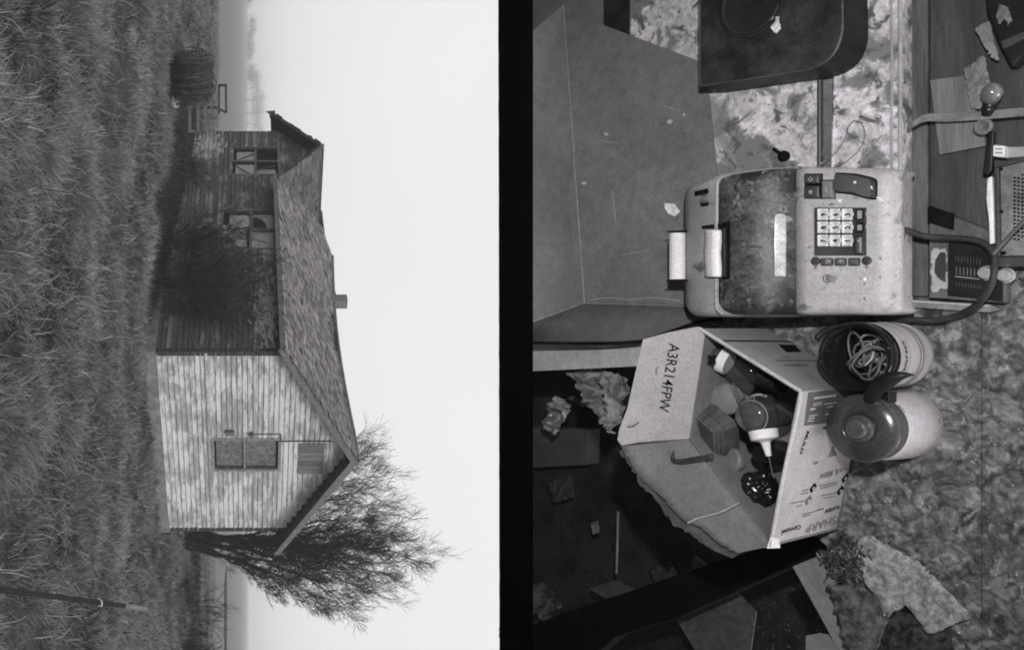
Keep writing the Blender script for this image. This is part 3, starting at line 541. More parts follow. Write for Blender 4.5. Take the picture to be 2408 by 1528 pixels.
p0 = CAM+ray(-190, 1360)*3.05; p1 = CAM+ray(0, 1384)*3.4; p2 = CAM+ray(296, 1424)*3.74; p3 = CAM+ray(347, 1432)*3.8
fp = thing('fence_post', 'dark leaning metal fence post with white clips and a pale tip', 'fence post', Matrix.Translation(p0))
m_post = M('black painted steel', .008, .014, rough=.6, spec=.3); m_clip = M('white enamel', .6, .7, rough=.5)
b = MB(); dz = (p2-p0).normalized(); sx_ = Vector((1, 0, 0)); sx_ = (sx_-dz*sx_.dot(dz)).normalized(); sy_ = dz.cross(sx_)
def tsec(a, c, w0, w1, b):
    for (u0, u1, v0, v1) in ((-1, 1, -.12, .12), (-.12, .12, .121, 1.5)):
        b.add([a+sx_*u*w0+sy_*v*w0 for u, v in ((u0, v0), (u1, v0), (u1, v1), (u0, v1))]+[c+sx_*u*w1+sy_*v*w1 for u, v in ((u0, v0), (u1, v0), (u1, v1), (u0, v1))], [(0, 1, 2, 3), (7, 6, 5, 4), (0, 4, 5, 1), (1, 5, 6, 2), (2, 6, 7, 3), (3, 7, 4, 0)])
tsec(p0, p2, .0135, .0092, b); b.build('shaft', m_post, fp, I4)
b = MB(); tsec(p2, p3, .009, .0082, b); b.build('painted_tip', M('dull pale paint', .14, .19, rough=.7), fp, I4)
for (px, py, tt) in ((125, 1391, .42), (231, 1405, .78)):
    c = p1.lerp(p2, tt); MB().tube([c+Vector((-.022, -.02, -.006)), c+Vector((-.012, -.03, .012)), c+Vector((.004, -.028, .010)), c+Vector((.006, -.02, -.004))], .0035, 6).build('wire_clip', m_clip, fp, I4)
# ------------------------------------------------------------------ haze
hz = bpy.data.materials.new('haze'); hz.use_nodes = True; hn = hz.node_tree.nodes; hn.remove(hn['Principled BSDF']); pv = hn.new('ShaderNodeVolumePrincipled')
pv.inputs['Color'].default_value = (.97, .965, .97, 1); pv.inputs['Density'].default_value = .0016; hz.node_tree.links.new(pv.outputs[0], hn['Material Output'].inputs['Volume'])
o = MB().box((-1620, -60, -1.5), (1620, 2220, 16)).build('haze', hz); o['kind'] = 'stuff'
# ================================================================== the second frame: a cluttered work table seen from above
def DT(px, py, h=0): return DF @ Matrix.Translation(V(px, py, h))
def single(b, name, mat, px, py, h, label, cat, group=None, **kw): return tag(b.build(name, mat, None, DF, DT(px, py, h), **kw), label, cat, group)
UZ = Vector((0, 0, 1))
GRAIN[0] = 300
m_black = M('black film edge', .0012, .0014, rough=1, spec=0)
GRAIN[0] = 0
m_lino = M('marbled linoleum', .05, .27, scale=19, lo=.34, hi=.68, rough=.5, spec=.3, dist=2.6, detail=5, fine=.3, spots=((.05, 42, .63), (.38, 36, .64)))
n_ = m_lino.node_tree.nodes; l_ = m_lino.node_tree.links; p_ = n_['Principled BSDF']; src = p_.inputs['Base Color'].links[0].from_socket
tcl = n_.new('ShaderNodeTexCoord'); nzl = n_.new('ShaderNodeTexNoise'); nzl.inputs['Scale'].default_value = 26; nzl.inputs['Detail'].default_value = 3; l_.new(tcl.outputs['Object'], nzl.inputs['Vector'])
adl = n_.new('ShaderNodeVectorMath'); adl.operation = 'MULTIPLY_ADD'; adl.inputs[1].default_value = (.11, .11, .11); l_.new(nzl.outputs['Color'], adl.inputs[0]); l_.new(tcl.outputs['Object'], adl.inputs[2])
vol = n_.new('ShaderNodeTexVoronoi'); vol.inputs['Scale'].default_value = 62; l_.new(adl.outputs[0], vol.inputs['Vector'])
bwl = n_.new('ShaderNodeSeparateColor'); l_.new(vol.outputs['Color'], bwl.inputs[0])
rpl = n_.new('ShaderNodeValToRGB'); rpl.color_ramp.elements[0].position = .84; rpl.color_ramp.elements[1].position = .90; l_.new(bwl.outputs[0], rpl.inputs[0])
mxl = n_.new('ShaderNodeMixRGB'); mfl = n_.new('ShaderNodeMath'); mfl.operation = 'MULTIPLY'; mfl.inputs[1].default_value = .55; l_.new(rpl.outputs[0], mfl.inputs[0]); l_.new(mfl.outputs[0], mxl.inputs[0]); l_.new(src, mxl.inputs[1]); mxl.inputs[2].default_value = (.37, .36, .37, 1)
rpd = n_.new('ShaderNodeValToRGB'); rpd.color_ramp.elements[0].position = .10; rpd.color_ramp.elements[1].position = .2; rpd.color_ramp.elements[0].color = (.38, .38, .38, 1); l_.new(bwl.outputs[1], rpd.inputs[0])
mdl = n_.new('ShaderNodeMixRGB'); mdl.blend_type = 'MULTIPLY'; mdl.inputs[0].default_value = .5; l_.new(mxl.outputs[0], mdl.inputs[1]); l_.new(rpd.outputs[0], mdl.inputs[2]); 
vel = n_.new('ShaderNodeTexVoronoi'); vel.feature = 'DISTANCE_TO_EDGE'; vel.inputs['Scale'].default_value = 21; ad2 = n_.new('ShaderNodeVectorMath'); ad2.operation = 'MULTIPLY_ADD'; ad2.inputs[1].default_value = (.09, .09, .09); l_.new(nzl.outputs['Color'], ad2.inputs[0]); l_.new(tcl.outputs['Object'], ad2.inputs[2]); l_.new(ad2.outputs[0], vel.inputs['Vector'])
rve = n_.new('ShaderNodeValToRGB'); rve.color_ramp.elements[0].position = .0; rve.color_ramp.elements[1].position = .16; rve.color_ramp.elements[0].color = (.35, .35, .35, 1); rve.color_ramp.elements[1].color = (1.15, 1.15, 1.15, 1); l_.new(vel.outputs['Distance'], rve.inputs[0])
mve = n_.new('ShaderNodeMixRGB'); mve.blend_type = 'MULTIPLY'; mve.inputs[0].default_value = .8; l_.new(mdl.outputs[0], mve.inputs[1]); l_.new(rve.outputs[0], mve.inputs[2]); l_.new(mve.outputs[0], p_.inputs['Base Color'])
GRAIN[0] = 300
m_stain = M('stained white enamel', .44, .80, scale=9, lo=.36, hi=.6, rough=.5, spec=.4, fine=.4, spots=((.30, 7, .53), (.22, 17, .53), (.12, 34, .575), (.05, 70, .66), (.03, 140, .69)))
m_gcard = M('grey cardboard', .165, .205, scale=5, rough=.9, spec=.1, fine=.15, spots=((.30, 33, .765),))
m_card = M('brown cardboard', .17, .215, scale=6, rough=.9, spec=.1, fine=.12)
m_wcard = M('white faced cardboard', .34, .40, scale=6, rough=.8, spec=.2, fine=.08)
m_blk = M('black plastic', .007, .015, scale=20, rough=.4, spec=.3)
m_ink = M('black ink', .006, .012, rough=.8, spec=0)
m_inkg = M('grey ink', .12, .16, rough=.8, spec=.1)
m_inkl = M('pale ink', .42, .5, rough=.8, spec=.1)
m_dmet = M('dark painted metal', .03, .06, scale=9, rough=.45, spec=.4, fine=.2, spots=((.13, 40, .69),))
m_grey = M('grey painted metal', .14, .22, scale=9, rough=.55, fine=.25, spots=((.07, 24, .64), (.33, 36, .70)))
m_paper = M('plain paper', .78, .86, scale=8, rough=.9)
m_dpaper = M('old grimy paper', .15, .22, scale=14, rough=.95, fine=.3, bump=.4)
# --- the black gap between the two frames of film
A_, B_ = -250, 1790
def gapq(d, x0, x1, y): return [CAM+ray(x0, y)*d, CAM+ray(x1, y)*d]
b = MB(); n = 90
dd = 1.62
left = []
for i in range(n+1):
    y = A_+(B_-A_)*i/n; left.append((1171.5+(y/1528)*5+noise.noise(Vector((i*.7, 0, 0)))*1.6, y))
pts = [CAM+ray(x, y)*dd for x, y in left]+[CAM+ray(1253.5, y)*dd for y in (B_, A_)]
k = len(pts); mz = sum(p.z for p in pts)/k; b.add(pts+[Vector((p.x, p.y+.08, mz+.02+(p.z-mz)*.5)) for p in pts], [tuple(range(k))[::-1], tuple(range(k, 2*k))]+[(i, (i+1) % k, (i+1) % k+k, i+k) for i in range(k)]); o = b.build('black_divider', m_black, None, I4, Matrix.Translation(CAM+ray(1212, 764)*dd)); tag(o, 'black strip with a slightly ragged edge dividing the farmhouse view from the cluttered table', 'divider')
# --- lower floor and table coverings
FL = -.36
o = slab([(1218, -260), (2750, -260), (2750, 1790), (1218, 1790)], FL, .02).build('floor', M('grimy dark floor', .010, .028, scale=12, rough=.85, fine=.4, spots=((.10, 40, .72),)), None, DF); o['kind'] = 'structure'
lino = thing('table', 'table covered in worn marbled linoleum under the coffee pot and wire jar', 'table', DT(2200, 1200))
slab([(1500, -200), (2308, -200), (2308, 1660), (2130, 1660), (1965, 1300), (1800, 1160), (1610, 900)], 0, .03).build('linoleum_sheet', m_lino, lino, DF)
slab([(2310, -200), (2600, -200), (2600, 1660), (2310, 1660)], -.0005, .03).build('linoleum_sheet', m_lino, lino, DF)
slab([(2307, -200), (2311, -200), (2311, 1660), (2307, 1660)], -.002, .028).build('seam', M('dark seam', .05, .09, rough=.9), lino, DF)
slab([(2150, 1250), (2200, 1250), (2200, 1300), (2150, 1300)], -.032, .32).build('leg', m_dmet, lino, DF)
# --- stained white cabinet top
DH = .045
cab = thing('enamel_cabinet', 'white enamel cabinet top covered in rust stains under the adding machine', 'cabinet', DT(1900, 400, DH))
slab([(1480, -120), (1922, -120), (1922, 738), (1480, 738)], DH, .04).build('top_panel', m_stain, cab, DF, bevel=.002)
slab([(1936, -120), (1957, -120), (1957, 738), (1936, 738)], DH-.007, .03).build('recessed_strip', m_grey, cab, DF)
slab([(1958, -120), (2121, -120), (2121, 736), (1958, 736)], DH, .04).build('top_panel', m_stain, cab, DF, bevel=.002)
b = MB(); b.tube([V(1928, y, DH-.002) for y in (-120, 200, 500, 735)], .0045, 8); b.build('dark_channel', m_dmet, cab, DF)
b = MB(); b.tube([V(1962+3*math.sin(y/90), y, DH+.001) for y in range(-120, 740, 40)], .0032, 8); b.build('raised_ridge', m_stain, cab, DF)
for x_, r_ in ((2097, .0022), (2117, .0032)): MB().tube([V(x_, -120, DH+.001), V(x_, 734, DH+.001)], r_, 8).build('edge_moulding', M('worn white trim', .32, .46, scale=20, spots=((.2, 30, .62),)), cab, DF)
# --- big open grey carton behind the machine
gc = thing('grey_carton', 'large open grey cardboard carton behind the adding machine', 'carton', DT(1500, 400, .05))
flh = .052
slab([(1325, 14), (1420, 60), (1648, 146), (1666, 225), (1684, 400), (1691, 560), (1691, 718), (1375, 712), (1352, 400)], flh, .004).build('carton_floor', m_gcard, gc, DF)
def quadsheet(P4, t=.003):
    n = (P4[1]-P4[0]).cross(P4[2]-P4[0]).normalized(); return MB().prism(P4, -n*t)
K0 = V(1375, 712, flh); K1 = V(1352, 400, flh); K2 = V(1325, 12, flh); T0 = V(1215, 770, .24); T1 = V(1215, 400, .24); T2 = V(1215, 105, .20)
b = MB(); q = quadsheet([K0, K1, T1, T0]); b.add(q.v, q.f); q = quadsheet([K1, K2, T2, T1]); b.add(q.v, q.f); b.build('rear_wall', m_gcard, gc, DF)
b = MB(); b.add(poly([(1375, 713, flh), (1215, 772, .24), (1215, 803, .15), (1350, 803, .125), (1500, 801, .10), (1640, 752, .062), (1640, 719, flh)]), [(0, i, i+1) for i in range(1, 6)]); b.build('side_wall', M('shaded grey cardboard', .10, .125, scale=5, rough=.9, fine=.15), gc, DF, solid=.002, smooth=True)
for a, c in ((K0+UZ*.001, K1), (K1, K2), (V(1375, 713, flh+.001), V(1640, 720, flh+.001)), (V(1375, 712, flh+.001), T0)):
    MB().tube([a, c], .0009, 5).build('worn_crease', M('worn carton edge', .30, .42, scale=60, rough=.9), gc, DF)
b = MB(); b.tube(bez([V(1215, 806, .148), V(1500, 803, .103), V(1640, 757, .06), V(1700, 752, .055)], 6), .003, 6); b.build('dark_rim', m_ink, gc, DF)
b = rag([(1562, 478), (1590, 480), (1601, 497), (1590, 510), (1572, 503)], flh+.001, .003, .003, 60); single(b, 'paint_flake', m_paper, 1580, 492, flh, 'pale scrap lying on the grey carton just behind the machine', 'scrap', solid=.0005)
MB().tube(bez([V(1595, 498, flh+.003), V(1610, 503, flh+.004), V(1618, 509, flh+.002)]), .0006, 5)
for (cx, cy, rr_) in ((1575, 287, 7), (1510, 312, 6), (1425, 315, 5), (1373, 431, 5), (1608, 270, 4)):
    P_ = [(cx+rr_*rr(.7, 1.3)*math.cos(t), cy+rr_*.8*rr(.7, 1.3)*math.sin(t)) for t in [k*math.pi/4 for k in range(8)]]
    o = slab(P_, flh+.0012, .0011).build('chip', m_inkl if cx != 1510 else m_grey, gc, DF)
quadsheet([V(1215, -60, .02), V(1420, -60, .02), V(1420, 75, .02), V(1215, 140, .02)]).build('backing_sheet', M('dull wall paper', .17, .20, rough=.9), None, DF, DT(1280, 20, .02))
tag(bpy.data.objects['backing_sheet'], 'dull flat sheet showing behind the far corner of the grey carton', 'sheet')
single(slab([(1421, -60), (1570, -60), (1600, 150), (1424, 90)], .025, .01), 'dark_board', M('sooty board', .012, .03, rough=.9), 1480, 20, .02, 'sooty dark board between the grey carton and the stained cabinet top', 'board')
for a_, c_ in (((1410, 330), (1452, 338)), ((1460, 600), (1530, 588)), ((1560, 250), (1600, 262)), ((1440, 450), (1448, 520))):
    MB().tube([V(*a_, flh+.0003), V(*c_, flh+.0003)], .0005, 4).build('scratch', m_inkl, gc, DF)
b = MB(); b.tube(bez([V(1385, 706, flh), V(1430, 700, flh), V(1480, 704, flh), V(1540, 700, flh), V(1600, 708, flh)], 5), .0007, 4); b.build('torn_edge_line', m_inkl, gc, DF)
# --- dark enamel appliance, top of the frame
ap = thing('hot_plate', 'dark metal hot plate with rounded corner standing on the stained cabinet top', 'hot plate', DT(1840, 60, DH))
def roundpoly(pts, rads, n=8):
    out = []; m = len(pts)
    for i in range(m):
        p = Vector(pts[i]); a = Vector(pts[i-1])-p; c = Vector(pts[(i+1) % m])-p; r_ = rads[i]
        if r_ <= 0: out.append(tuple(p)); continue
        s0 = p+a.normalized()*r_; s1 = p+c.normalized()*r_
        for k in range(n+1):
            t = k/n; q = s0*(1-t)**2+p*2*t*(1-t)+s1*t*t; out.append(tuple(q))
    return out
ah = DH+.085
outp = roundpoly([(1646, -160), (1646, 203), (1985, 152), (1976, -160)], [0, 4, 105, 0])
top = [V(x_, y_, ah) for x_, y_ in outp]; ap_c = sum(top, Vector())/len(top); bot = [Vector((p.x, p.y, DH+.001)) for p in top]
b = MB(); k = len(top); b.add(top+bot, [tuple(range(k)), tuple(range(2*k-1, k-1, -1))]+[(i, i+k, (i+1) % k+k, (i+1) % k) for i in range(k)]); b.build('housing', M('sooty dark enamel', .018, .05, scale=12, rough=.35, spec=.4, fine=.3), ap, DF, bevel=.004, seg=3)
b = MB(); b.prism([Vector((ap_c.x+(p.x-ap_c.x)*1.006, ap_c.y+(p.y-ap_c.y)*1.006, ah-.005)) for p in top], (0, 0, -.078)); b.build('shade_skirt', M('black side shade', .006, .010, rough=.5, spec=.2), ap, DF)  # added near-black sides put the shade on them into the colour
b = MB(); b.tube([p+UZ*.0001 for p in top], .0008, 6); b.build('rim', M('worn enamel rim', .06, .14, scale=60, rough=.5), ap, DF)
b = MB(); c = V(1770, 10, ah); b.lathe(c, UZ, [(.055, .001), (.056, .004), (.050, .005), (.047, .002), (.0001, .002)], 48); b.build('burner_well', M('burnt black iron', .008, .02, rough=.6), ap, DF, smooth=False)
b = MB(); b.tube([c+Vector((.048*math.cos(t), .048*math.sin(t), .007)) for t in [-2.3+k*.14 for k in range(15)]], .0009, 6); b.build('burner_ring', m_dmet, ap, DF)
b = rag([(1815, 42), (1834, 38), (1838, 70), (1826, 82), (1812, 62)], ah+.002, .003, .0025, 80); b.build('painted_glint', M('bright painted glint', .5, .8, scale=80, rough=.3, spec=.8), ap, DF, solid=.0005)  # bright patch drawn in place of a highlight by the burner well
# --- adding machine
m_body = M('dirty cream enamel', .33, .46, scale=9, lo=.3, hi=.7, rough=.42, spec=.4, fine=.10, spots=((.22, 18, .63), (.16, 40, .64), (.08, 80, .665), (.04, 150, .68)))
m_cover = M('grimy dark plastic cover', .035, .125, scale=19, lo=.36, hi=.64, rough=.40, spec=.22, fine=.6, spots=((.025, 11, .55), (.24, 60, .62), (.03, 40, .60), (.015, 90, .64)))
am = thing('adding_machine', 'old electric adding machine with ten-key pad and paper roll, cream case and grimy dark cover', 'adding machine', DT(1870, 570, DH))
def loft(b, secs, base, nc=8, exp=.016):   # rounded shell: sections (px, y0, y1, h, corner radius)
    rows = []
    for (px, y0, y1, h, cr) in secs:
        a = V(px, y0, h); c = V(px, y1, h); x = (a.x+c.x)/2; ya, yc = a.y, c.y; row = [Vector((x, ya+.001, base)), Vector((x, ya, (base+h)/2))]
        for k in range(nc+1):
            t = k/nc*math.pi/2; row.append(Vector((x, ya-cr+cr*math.cos(t), h-cr+cr*math.sin(t))))
        for k in range(1, 8): row.append(Vector((x, (ya-cr)+(yc+cr-ya+cr)*k/8, h+.0012*math.sin(math.pi*k/8))))
        for k in range(nc+1):
            t = math.pi/2-k/nc*math.pi/2; row.append(Vector((x, yc+cr-cr*math.cos(t), h-cr+cr*math.sin(t))))
        row += [Vector((x, yc, (base+h)/2)), Vector((x, yc-.001, base))]; rows.append(row)
    m = len(rows[0]); b.add([v for r in rows for v in r], [(i*m+k, i*m+k+1, (i+1)*m+k+1, (i+1)*m+k) for i in range(len(rows)-1) for k in range(m-1)]+[tuple(range(m)), tuple(range((len(rows)-1)*m, len(rows)*m))[::-1]])
BS = DH+.004
def hh(px): return np.interp(px, [1615, 1690, 1760, 1872, 2060, 2120], [DH+.118, DH+.128, DH+.118, DH+.092, DH+.066, DH+.060])
secs = []
for px, dy, dh, cr in ((2127, 22, -.030, .010), (2124, 12, -.014, .012), (2117, 6, -.006, .012), (2100, 2, -.001, .012), (2060, 0, 0, .012), (1980, 0, 0, .012), (1900, 0, 0, .012), (1873, 0, 0, .012)):
    t = (px-1873)/250; secs.append((px, 391+4*t+dy, 741-dy-3*t, hh(px)+dh, min(cr, .012)))
b = MB(); loft(b, secs, BS); b.build('front_case', m_body, am, DF, smooth=True)
secs = []
for px, y0, y1, dh in ((1872, 393, 739, .001), (1868, 392, 740, .006), (1850, 391, 741, .009), (1800, 394, 741, .013), (1745, 401, 741, .014), (1710, 407, 739, .010), (1696, 412, 735, .004), (1689, 418, 730, -.004)):
    secs.append((px, y0+1.5, y1-1.5, hh(px)+dh, .020))
b = MB(); loft(b, secs, BS+.01); b.build('dark_cover', m_cover, am, DF, smooth=True)
secs = []
for px, y0, y1, dh, cr in ((1874, 391, 742, -.012, .016), (1800, 393, 744, -.008, .016), (1700, 404, 745, -.006, .016), (1678, 412, 744, -.001, .014), (1650, 424, 745, -.002, .016), (1628, 428, 744, -.007, .016), (1617, 433, 736, -.017, .014), (1611, 445, 722, -.035, .01)):
    secs.append((px, y0, y1, hh(px)+dh, cr))
b = MB(); loft(b, secs, BS); b.build('rear_case', M('dirty cream enamel rear', .27, .40, scale=9, lo=.35, hi=.65, rough=.45, spec=.4, spots=((.12, 22, .62),)), am, DF, smooth=True)
b = MB(); b.tube(bez([V(x_, y_, hh(1690)+.004) for x_, y_ in ((1700, 414), (1690, 424), (1686, 440), (1685, 540))], 4), .0035, 6); b.tube(bez([V(x_, y_, hh(1690)+.004) for x_, y_ in ((1685, 655), (1685, 715), (1690, 730), (1702, 739))], 4), .0035, 6); b.build('case_seam', m_body, am, DF)
def on(px, py, dz=0): return V(px, py, hh(px)+dz)
def padbox(x0, y0, x1, y1, hz, name, mat, par=am, bev=.0015, z0=.0, tp=.0012, seg=2):
    a = [on(x0, y0, z0), on(x1, y0, z0), on(x1, y1, z0), on(x0, y1, z0)]; c = sum(a, Vector())/4; b = MB(); tpv = [p+(c-p).normalized()*tp+UZ*hz for p in a]
    b.add(a+tpv, [(0, 1, 2, 3), (7, 6, 5, 4)]+[(i, i+4, (i+1) % 4+4, (i+1) % 4) for i in range(4)]); return b.build(name, mat, par, DF, bevel=bev, seg=seg)
padbox(1915, 488, 2039, 602, .0026, 'keypad_tray', M('dark key tray', .03, .05, rough=.7), bev=.0005)
m_key = M('ivory keycap', .82, .90, scale=30, rough=.35, spec=.5, spots=((.35, 90, .68),)); M_DISH = M('worn key dish', .58, .68, scale=120, rough=.4); m_dkey = M('dark keycap', .014, .032, scale=40, rough=.35, spec=.5)
def ktext(s, px, py, hz, o, mat, sz=11):
    n_ = (on(px+10, py)-on(px-10, py)).cross(on(px, py-10)-on(px, py+10)).normalized(); 
    if n_.z < 0: n_ = -n_
    text_on(s, on(px+sz*.55, py+sz*.30*len(s)**.8, hz), on(px+sz*.55, py-sz*.30*len(s)**.8, hz), n_, o, mat, DF, hgt=sz/F*1.55, name='digit', bold=.03, uni=True)
cols = {1937: '789', 1965.3: '456', 1993.8: '123'}
for cx, ds in cols.items():
    for cy, dch in zip((566, 535, 504.5), ds):
        o = padbox(cx-13.3, cy-14.3, cx+13.3, cy+14.3, .0045, 'number_key', m_key, bev=.001)
        b = MB(); b.lathe(on(cx, cy, .0046), UZ, [(.0080, 0), (.0084, .0010), (.0074, .0014), (.0064, .0002), (.0001, .0002)], 24); b.build('key_dish', M_DISH, o, DF, smooth=False); ktext(dch, cx, cy, .0056, o, m_ink)
for cy, dch in ((504.5, '000'), (535, '00')):
    o = padbox(2009, cy-14.3, 2036, cy+14.3, .0045, 'zero_key', m_dkey); b = MB(); b.lathe(on(2022.5, cy, .0046), UZ, [(.0088, 0), (.009, .001), (.008, .0014), (.0001, .0006)], 24); b.build('key_dish', m_dkey, o, DF); ktext(dch, 2022.5, cy, .0066, o, m_inkl, 9)
o = padbox(2010, 553, 2035, 600, .007, 'zero_key', m_dkey, bev=.003); ktext('0', 2021, 566, .0085, o, m_inkl, 7)
for (x0, y0, x1, y1, s_, mt, hz) in ((1893.5, 409.5, 1934, 434, '\u25c7', m_dkey, .008), (1893.5, 436, 1934, 467.5, '*', m_dkey, .008), (1936, 424, 1965, 467.5, '\u2013', M('grey keycap', .16, .2, rough=.4), .008)):
    padbox(x0-1.5, y0-1.5, x1+1.5, y1+1.5, .001, 'key_well', m_ink, bev=.0002)
    o = padbox(x0, y0, x1, y1, hz, 'function_key', mt, bev=.002, tp=.0018)
    cx, cy = (x0+x1)/2-8, (y0+y1)/2
    if s_ == '*':
        b = MB()
        for q in range(3): b.tube([on(cx+5*math.cos(q*math.pi/3), cy+5*math.sin(q*math.pi/3), hz+.0008), on(cx-5*math.cos(q*math.pi/3), cy-5*math.sin(q*math.pi/3), hz+.0008)], .0006, 5)
        b.build('star_mark', m_inkl, o, DF)
    elif s_ == '\u25c7':
        b = MB(); q = [on(cx+5*math.cos(t), cy+5*math.sin(t), hz+.0008) for t in (0, math.pi/2, math.pi, 1.5*math.pi, 2*math.pi)]; b.tube(q, .0006, 5); b.build('diamond_mark', m_inkl, o, DF)
    else: b = MB(); b.tube([on(cx, cy-6, hz+.0008), on(cx, cy+6, hz+.0008)], .0006, 5); b.build('minus_mark', m_inkl, o, DF)
for gr, hz, nm, mt in ((2.5, .0012, 'key_well', m_ink), (0, .012, 'plus_bar', m_dkey)):
    P_ = roundpoly([(1966-gr, 408-gr), (2018, 411-gr), (2062+gr, 423-gr), (2061+gr, 468+gr), (2040, 467+gr), (2005, 455+gr), (1966-gr, 452+gr)], [8, 14, 12, 8, 18, 18, 8], 4)
    a = [on(x_, y_, 0) for x_, y_ in P_]; c = sum(a, Vector())/len(a); k = len(a); b = MB(); tpv = [p+(c-p).normalized()*(.003 if gr == 0 else 0)+UZ*hz for p in a]
    b.add(a+tpv, [tuple(range(k)), tuple(range(2*k-1, k-1, -1))]+[(i, i+k, (i+1) % k+k, (i+1) % k) for i in range(k)]); o = b.build(nm, mt, am, DF, bevel=.0015 if gr == 0 else 0)
b = MB(); b.lathe(on(2010, 429, .0121), UZ, [(.0022, 0), (.0018, .0006), (.0001, .0008)], 10); b.build('plus_dot', m_paper, o, DF)
for (x0, x1, s_) in ((1931.5, 1961.5, 'v'), (1964, 1993, '^'), (1996, 2025, '_')):
    o = padbox(x0, 606, x1, 626, .006, 'lever_key', m_dmet, bev=.002); cx = (x0+x1)/2; cy = 614
    if s_ != '_': MB().tube([on(cx+5, cy, .0068), on(cx-3, cy-5, .0068), on(cx-3, cy+5, .0068), on(cx+5, cy, .0068)] if s_ == 'v' else [on(cx+4, cy, .0068), on(cx-6, cy, .0068), on(cx-1, cy-4, .0068), on(cx-6, cy, .0068), on(cx-1, cy+4, .0068)], .0007, 5).build('arrow_mark', m_inkl, o, DF)
for cx, cy in ((1919, 614), (2039, 613)):
    o = padbox(cx-4, cy+4, cx+4, cy+19, .002, 'selector_slot', m_grey, bev=.001); b = MB(); b.lathe(on(cx, cy, 0), UZ, [(.0068, 0), (.0068, .003), (.005, .0055), (.0001, .006)], 20); b.build('selector_knob', m_dmet, am, DF, smooth=False)
b = MB(); b.lathe(on(1947, 655, 0), UZ, [(.0068, 0), (.0068, .0025), (.0054, .003), (.0052, .001), (.0001, .0018)], 24); b.build('lock_ring', m_grey, am, DF)
padbox(1890, 553, 1900, 594, .001, 'name_plate', m_grey, bev=.0003)
b = MB(); b.tube(bez([on(x_, y_, .0003) for x_, y_ in ((1915, 692), (1975, 691), (2040, 688), (2054, 678), (2055, 640), (2056, 600))], 6), .0011, 5); b.build('pressed_line', m_body, am, DF)
# clear tear-bar window on the cover, paper roll, strip, cutter
ch_ = lambda x_: hh(x_)+np.interp(x_, [1689, 1710, 1745, 1800, 1850, 1872], [.000, .010, .014, .013, .009, .001])
P_ = roundpoly([(1820, 502), (1846, 502), (1846, 650), (1820, 650)], [10, 10, 4, 4], 4); b = MB(); b.prism([V(x_, y_, ch_(x_)+.0045) for x_, y_ in P_], (0, 0, -.005)); b.build('display_window', M('scuffed clear plastic', .28, .60, scale=18, rough=.12, spec=.9, fine=.2), am, DF, bevel=.0018, seg=3)
slab([(1698, 524), (1716, 520), (1716, 656), (1698, 658)], ch_(1706)+.003, .004).build('cutter_slot', m_ink, am, DF)
b = MB()
for k in range(22): y_ = 536+k*5.3; b.prism([V(1701, y_, ch_(1705)+.0045), V(1709, y_+1.3, ch_(1709)+.0045), V(1701, y_+2.6, ch_(1705)+.0045)], (0, 0, -.0012))
for k in range(22): pass
b.build('cutter_teeth', m_grey, am, DF)
secp = [(1656, hh(1656)+.006), (1664, hh(1664)+.015), (1675, hh(1675)+.018), (1688, hh(1690)+.014), (1698, hh(1698)+.006)]
b = MB(); b.grid(lambda u, v: (lambda q: V(np.interp(u, np.linspace(0, 1, 5), [s[0] for s in secp])+1.2*math.sin(v*9), 541+v*110, q))(np.interp(u, np.linspace(0, 1, 5), [s[1] for s in secp])), 12, 14)
tag(b.build('paper_strip', m_paper, None, DF, DT(1677, 596, hh(1677)), smooth=True, solid=.0004), 'white paper strip curling out of the slot of the adding machine', 'paper strip')
b = MB()
for y0, y1 in ((531, 537),): b.prism([V(1650, y0, hh(1650)+.004), V(1712, y0-8, hh(1705)+.012), V(1712, y1, hh(1705)+.012), V(1650, y1+1, hh(1650)+.004)], (0, 0, -.006))
b.build('paper_guide', m_blk, am, DF)
rc0 = V(1593, 549, DH+.10); rc1 = V(1593, 657, DH+.10); axr = (rc1-rc0).normalized(); rL = (rc1-rc0).length
b = MB(); b.lathe(rc0, axr, [(.005, 0), (.0135, .0), (.0135, rL), (.005, rL)], 32); tag(b.build('paper_roll', m_paper, None, DF, DT(1593, 603, DH+.1)), 'white paper roll held between two black arms at the back of the adding machine', 'paper roll')
for y_ in (545, 661):
    b = MB(); b.prism([V(1566, y_-2, DH+.105), V(1616, y_-4, DH+.105), V(1616, y_+1, DH+.105), V(1566, y_+1, DH+.105)], (0, 0, -.02)); b.build('roll_arm', m_blk, am, DF, bevel=.001)
for P_ in ([(1633, 450), (1664, 443), (1665, 455), (1633, 461)], [(1646, 478), (1665, 476), (1665, 484), (1649, 486)]):
    b = MB(); b.prism([V(x_, y_, hh(x_)+.0012) for x_, y_ in P_], (0, 0, -.006)); b.build('vent_slot', m_ink, am, DF)
for cx, cy in ((1640, 480), (2100, 470), (2100, 700), (1640, 700)): MB().lathe(V(cx, cy, DH), UZ, [(.008, 0), (.009, .012)], 12).build('rubber_foot', m_blk, am, DF)
for P_ in ([(2060, 462), (2074, 466), (2078, 474), (2066, 472)], [(1968, 470), (1980, 468), (1976, 478)], [(2046, 440), (2050, 437), (2052, 446)], [(2030, 654), (2037, 652), (2036, 660), (2030, 660)]):
    MB().prism([on(x_, y_, .0125 if y_ < 460 and x_ < 2060 and P_[0][0] == 2046 else .0012) for x_, y_ in P_], (0, 0, -.0008)).build('paint_chip', m_paper, am, DF)
